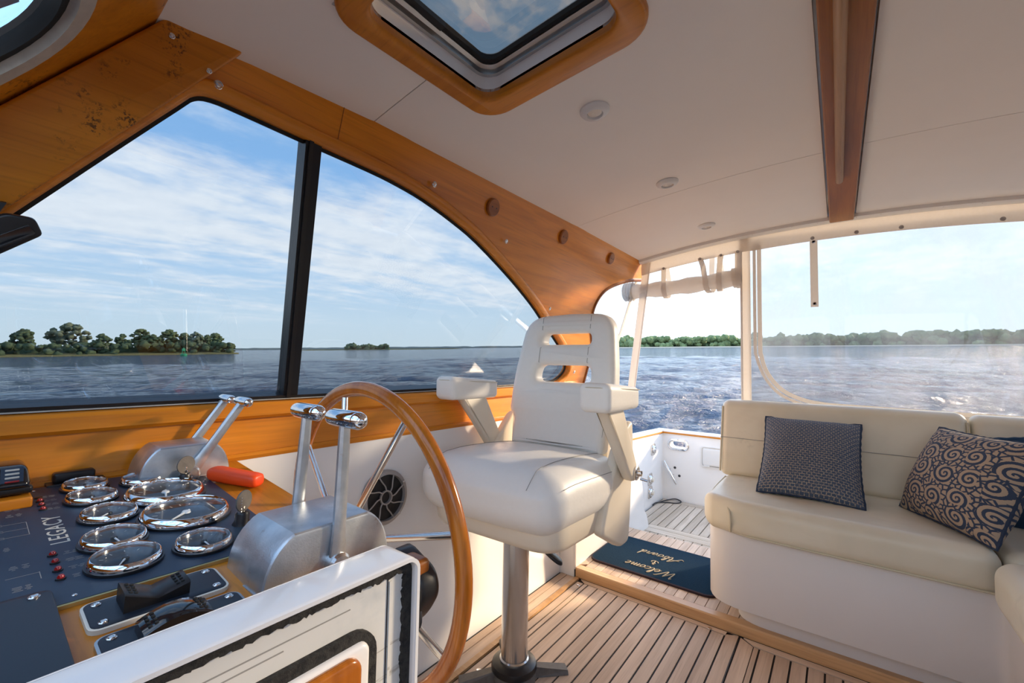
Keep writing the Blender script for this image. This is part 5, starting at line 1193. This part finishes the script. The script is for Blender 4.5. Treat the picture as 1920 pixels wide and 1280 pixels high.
# ------------------------------------------------------------------ shores and trees
def ico(sub):
    bm = bmesh.new(); bmesh.ops.create_icosphere(bm, subdivisions=sub, radius=1); v = [x.co.copy() for x in bm.verts]; f = [tuple(q.index for q in p.verts) for p in bm.faces]; bm.free(); return v, f
ICO2, ICO3 = ico(2), ico(3)
def blob(m, c, r, rng, sub=ICO2, squash=.8, rough=.35):
    o = Vector((rng.uniform(0, 99), rng.uniform(0, 99), 0)); vs = []
    for v in sub[0]:
        k = 1 + rough * noise.noise(v * 1.7 + o) + rough * .8 * noise.noise(v * 4.5 + o)
        q = v * r * k; vs.append(Vector(c) + SX * q.x + SY * q.y + UPT * (q.z * squash))
    m.add(vs, sub[1])
def azpt(az, D, z=0.): a = math.radians(az); return sea(D * math.cos(a), D * math.sin(a), z)
def tree(lab, az, D, h, wdt, mat, seed, group, trunk=.4):
    rng = random.Random(seed); b = azpt(az, D, .2); t = thing('tree', b, lab, 'tree', group)
    side = Vector(SX * -math.sin(math.radians(az)) + SY * math.cos(math.radians(az)))
    dep = Vector(SX * math.cos(math.radians(az)) + SY * math.sin(math.radians(az)))
    tm = MB(); tm.tube([b, b + UPT * h * .4 + side * .2, b + UPT * h * .7], [h * .028, h * .02, h * .01], 7)
    for k in range(4): a = rng.uniform(0, 6.3); tm.tube([b + UPT * h * rng.uniform(.3, .45), b + UPT * h * .68 + side * math.cos(a) * wdt * .3 + dep * math.sin(a) * wdt * .3], [h * .014, h * .005], 5)
    tm.build('trunk', 'bark', t)
    cm = MB()
    for k in range(105):
        a = rng.uniform(0, 2 * PI); q = math.sqrt(rng.random()); zz = rng.uniform(trunk, 1.0); prof = math.sin(PI * min(1, max(.12, (zz - trunk + .12) / (1.12 - trunk)))) ** .6
        blob(cm, b + UPT * h * (zz - .06) + side * math.cos(a) * q * wdt * .5 * prof + dep * math.sin(a) * q * wdt * .5 * prof, h * rng.uniform(.045, .095), rng, ICO2, .8, .5)
    cm.build('crown', mat, t, ang=180)
gi = 'trees on the near island'
for i, (az, h, w, mt, tk, lab) in enumerate((
    (88.6, 8.2, 7, 'leaf_a', .2, 'mid green island tree cut by the left edge of the photo'), (86.2, 8.8, 6, 'leaf_b', .2, 'dark bushy island tree left of the tallest one'),
    (83.4, 11.2, 9.5, 'leaf_c', .35, 'tallest pale dome-shaped island tree'), (81.2, 7.4, 5, 'leaf_b', .2, 'low dark island tree right of the tallest dome'),
    (79.8, 7.6, 4.6, 'leaf_b', .15, 'narrow dark island tree in the dip of the tree line'), (78.3, 9.6, 7.0, 'leaf_a', .4, 'open spreading island tree in the middle of the tree line'),
    (77.3, 7.0, 5, 'leaf_b', .15, 'short dark island tree under the spreading one'), (76.1, 9.4, 6.2, 'leaf_a', .25, 'bright rounded island tree left of the low gap'),
    (74.9, 8.2, 5.4, 'leaf_b', .2, 'dense dark island tree second of the right group'), (73.9, 8.2, 5.0, 'leaf_c', .3, 'pale topped island tree in the right group'),
    (72.9, 7.4, 4.0, 'leaf_b', .15, 'small dark island tree between the right crowns'), (72.2, 8.6, 4.6, 'leaf_a', .35, 'flat topped island tree at the right end'),
    (70.9, 4.4, 4.0, 'leaf_b', .1, 'low shrub-like tree at the right tip of the island'))):
    tree(lab, az, 226 + (i % 3) * 5, h * 1.12, w * 1.25, mt, 100 + i, gi, tk)
def band(name, lab, cat, az0, az1, D, hz, mat, wid, kind, seed=0, jag=0.):
    n = 80; rng = random.Random(seed); rg = []
    for i in range(n + 1):
        a = az0 + (az1 - az0) * i / n; j = 1 + jag * noise.noise(Vector((a * .9, seed, 0))) + jag * .6 * noise.noise(Vector((a * 5, seed, 3))); e = min(1, min(i, n - i) / 5 + .15)
        rg.append([azpt(a, D, -.3), azpt(a, D, .15 * hz), azpt(a, D + wid * .3, hz * j * e), azpt(a, D + wid, hz * j * e), azpt(a, D + wid, -.3)])
    o = MB().ring(rg).build(name, mat, None, ang=180); return props(o, lab, cat, None, kind)
band('island_bank', 'low grassy bank under the island trees', 'bank', 70.0, 112, 214, 1.3, 'bank', 50, 'structure')
def thicket(name, lab, az0, az1, D, h, dep, n, mat, seed, rmin=.25, rmax=.5, sub=ICO2, sq=.9):
    rng = random.Random(seed); m = MB(); rg = []
    for i in range(121):
        a = az0 + (az1 - az0) * i / 120; e = min(1, min(i, 120 - i) / 6 + .1); q = h * .62 * e * (1 + .3 * noise.noise(Vector((a * 1.9, seed, 7))))
        rg.append([azpt(a, D + dep * .45, -.2), azpt(a, D + dep * .45, q), azpt(a, D + dep * .75, q), azpt(a, D + dep * .75, -.2)])
    m.ring(rg)
    for i in range(n):
        a = rng.uniform(az0, az1); q = rng.random(); hh = h * (.75 + .35 * noise.noise(Vector((a * .7, seed, 1))) + .25 * rng.random()); r = hh * rng.uniform(rmin, rmax)
        blob(m, azpt(a, D + dep * q, max(.3 * r, (hh - r * .8) * (1 if i % 2 else rng.uniform(.0, .8)))), r, rng, sub, sq, .45)
    return props(m.build(name, mat, None, ang=180), lab, 'trees', None, 'stuff')
thicket('island_undergrowth', 'dense undergrowth along the foot of the island trees', 70.6, 104, 219, 5.2, 18, 620, 'leaf_b', 5, .16, .32)
thicket('island_treeline', 'tree line running on past the left edge of the window', 90, 112, 226, 9, 14, 110, 'leaf_a', 6, .22, .4)
thicket('aft_forest', 'long wooded shore astern beyond the open doorway', -60, 27, 470, 12.2, 70, 1500, 'forest', 8, .22, .38)
band('aft_beach', 'pale sandy strip along the wooded shore astern', 'beach', -62, 30, 455, .9, 'beach', 30, 'structure', 2)
thicket('wooded_islet', 'small dark wooded islet on the horizon', 53.6, 58.7, 640, 8.2, 26, 90, 'leaf_b', 9, .3, .5)
band('islet_bank', 'flat grassy islet shore on the horizon', 'bank', 44, 64, 632, 1.1, 'bank', 60, 'structure', 4)
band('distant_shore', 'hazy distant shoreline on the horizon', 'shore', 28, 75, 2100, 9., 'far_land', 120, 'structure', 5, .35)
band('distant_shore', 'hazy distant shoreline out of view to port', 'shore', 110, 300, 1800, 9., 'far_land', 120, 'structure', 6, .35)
# green channel buoy
bp = azpt(74.95, 165, 0); by = thing('channel_buoy', bp, 'green channel buoy floating off the tip of the island', 'buoy')
MB().lathe(bp, UPT, [(.75, -.2), (.85, .1), (.85, .55), (.6, .7)], 18).build('float', 'buoy', by)
for k in range(4):
    a = k * PI / 2 + .4; MB().tube([bp + (SX * math.cos(a) + SY * math.sin(a)) * .55 + UPT * .65, bp + (SX * math.cos(a) + SY * math.sin(a)) * .25 + UPT * 1.9], .05, 6).build('tower_leg', 'buoy', by)
MB().box(bp + UPT * 1.9, (.75, .75, .75)).build('daymark', 'buoy', by, smooth=False)
MB().lathe(bp, UPT, [(.15, 2.25), (.15, 2.55), (0, 2.6)], 10).build('lantern', 'buoy', by)
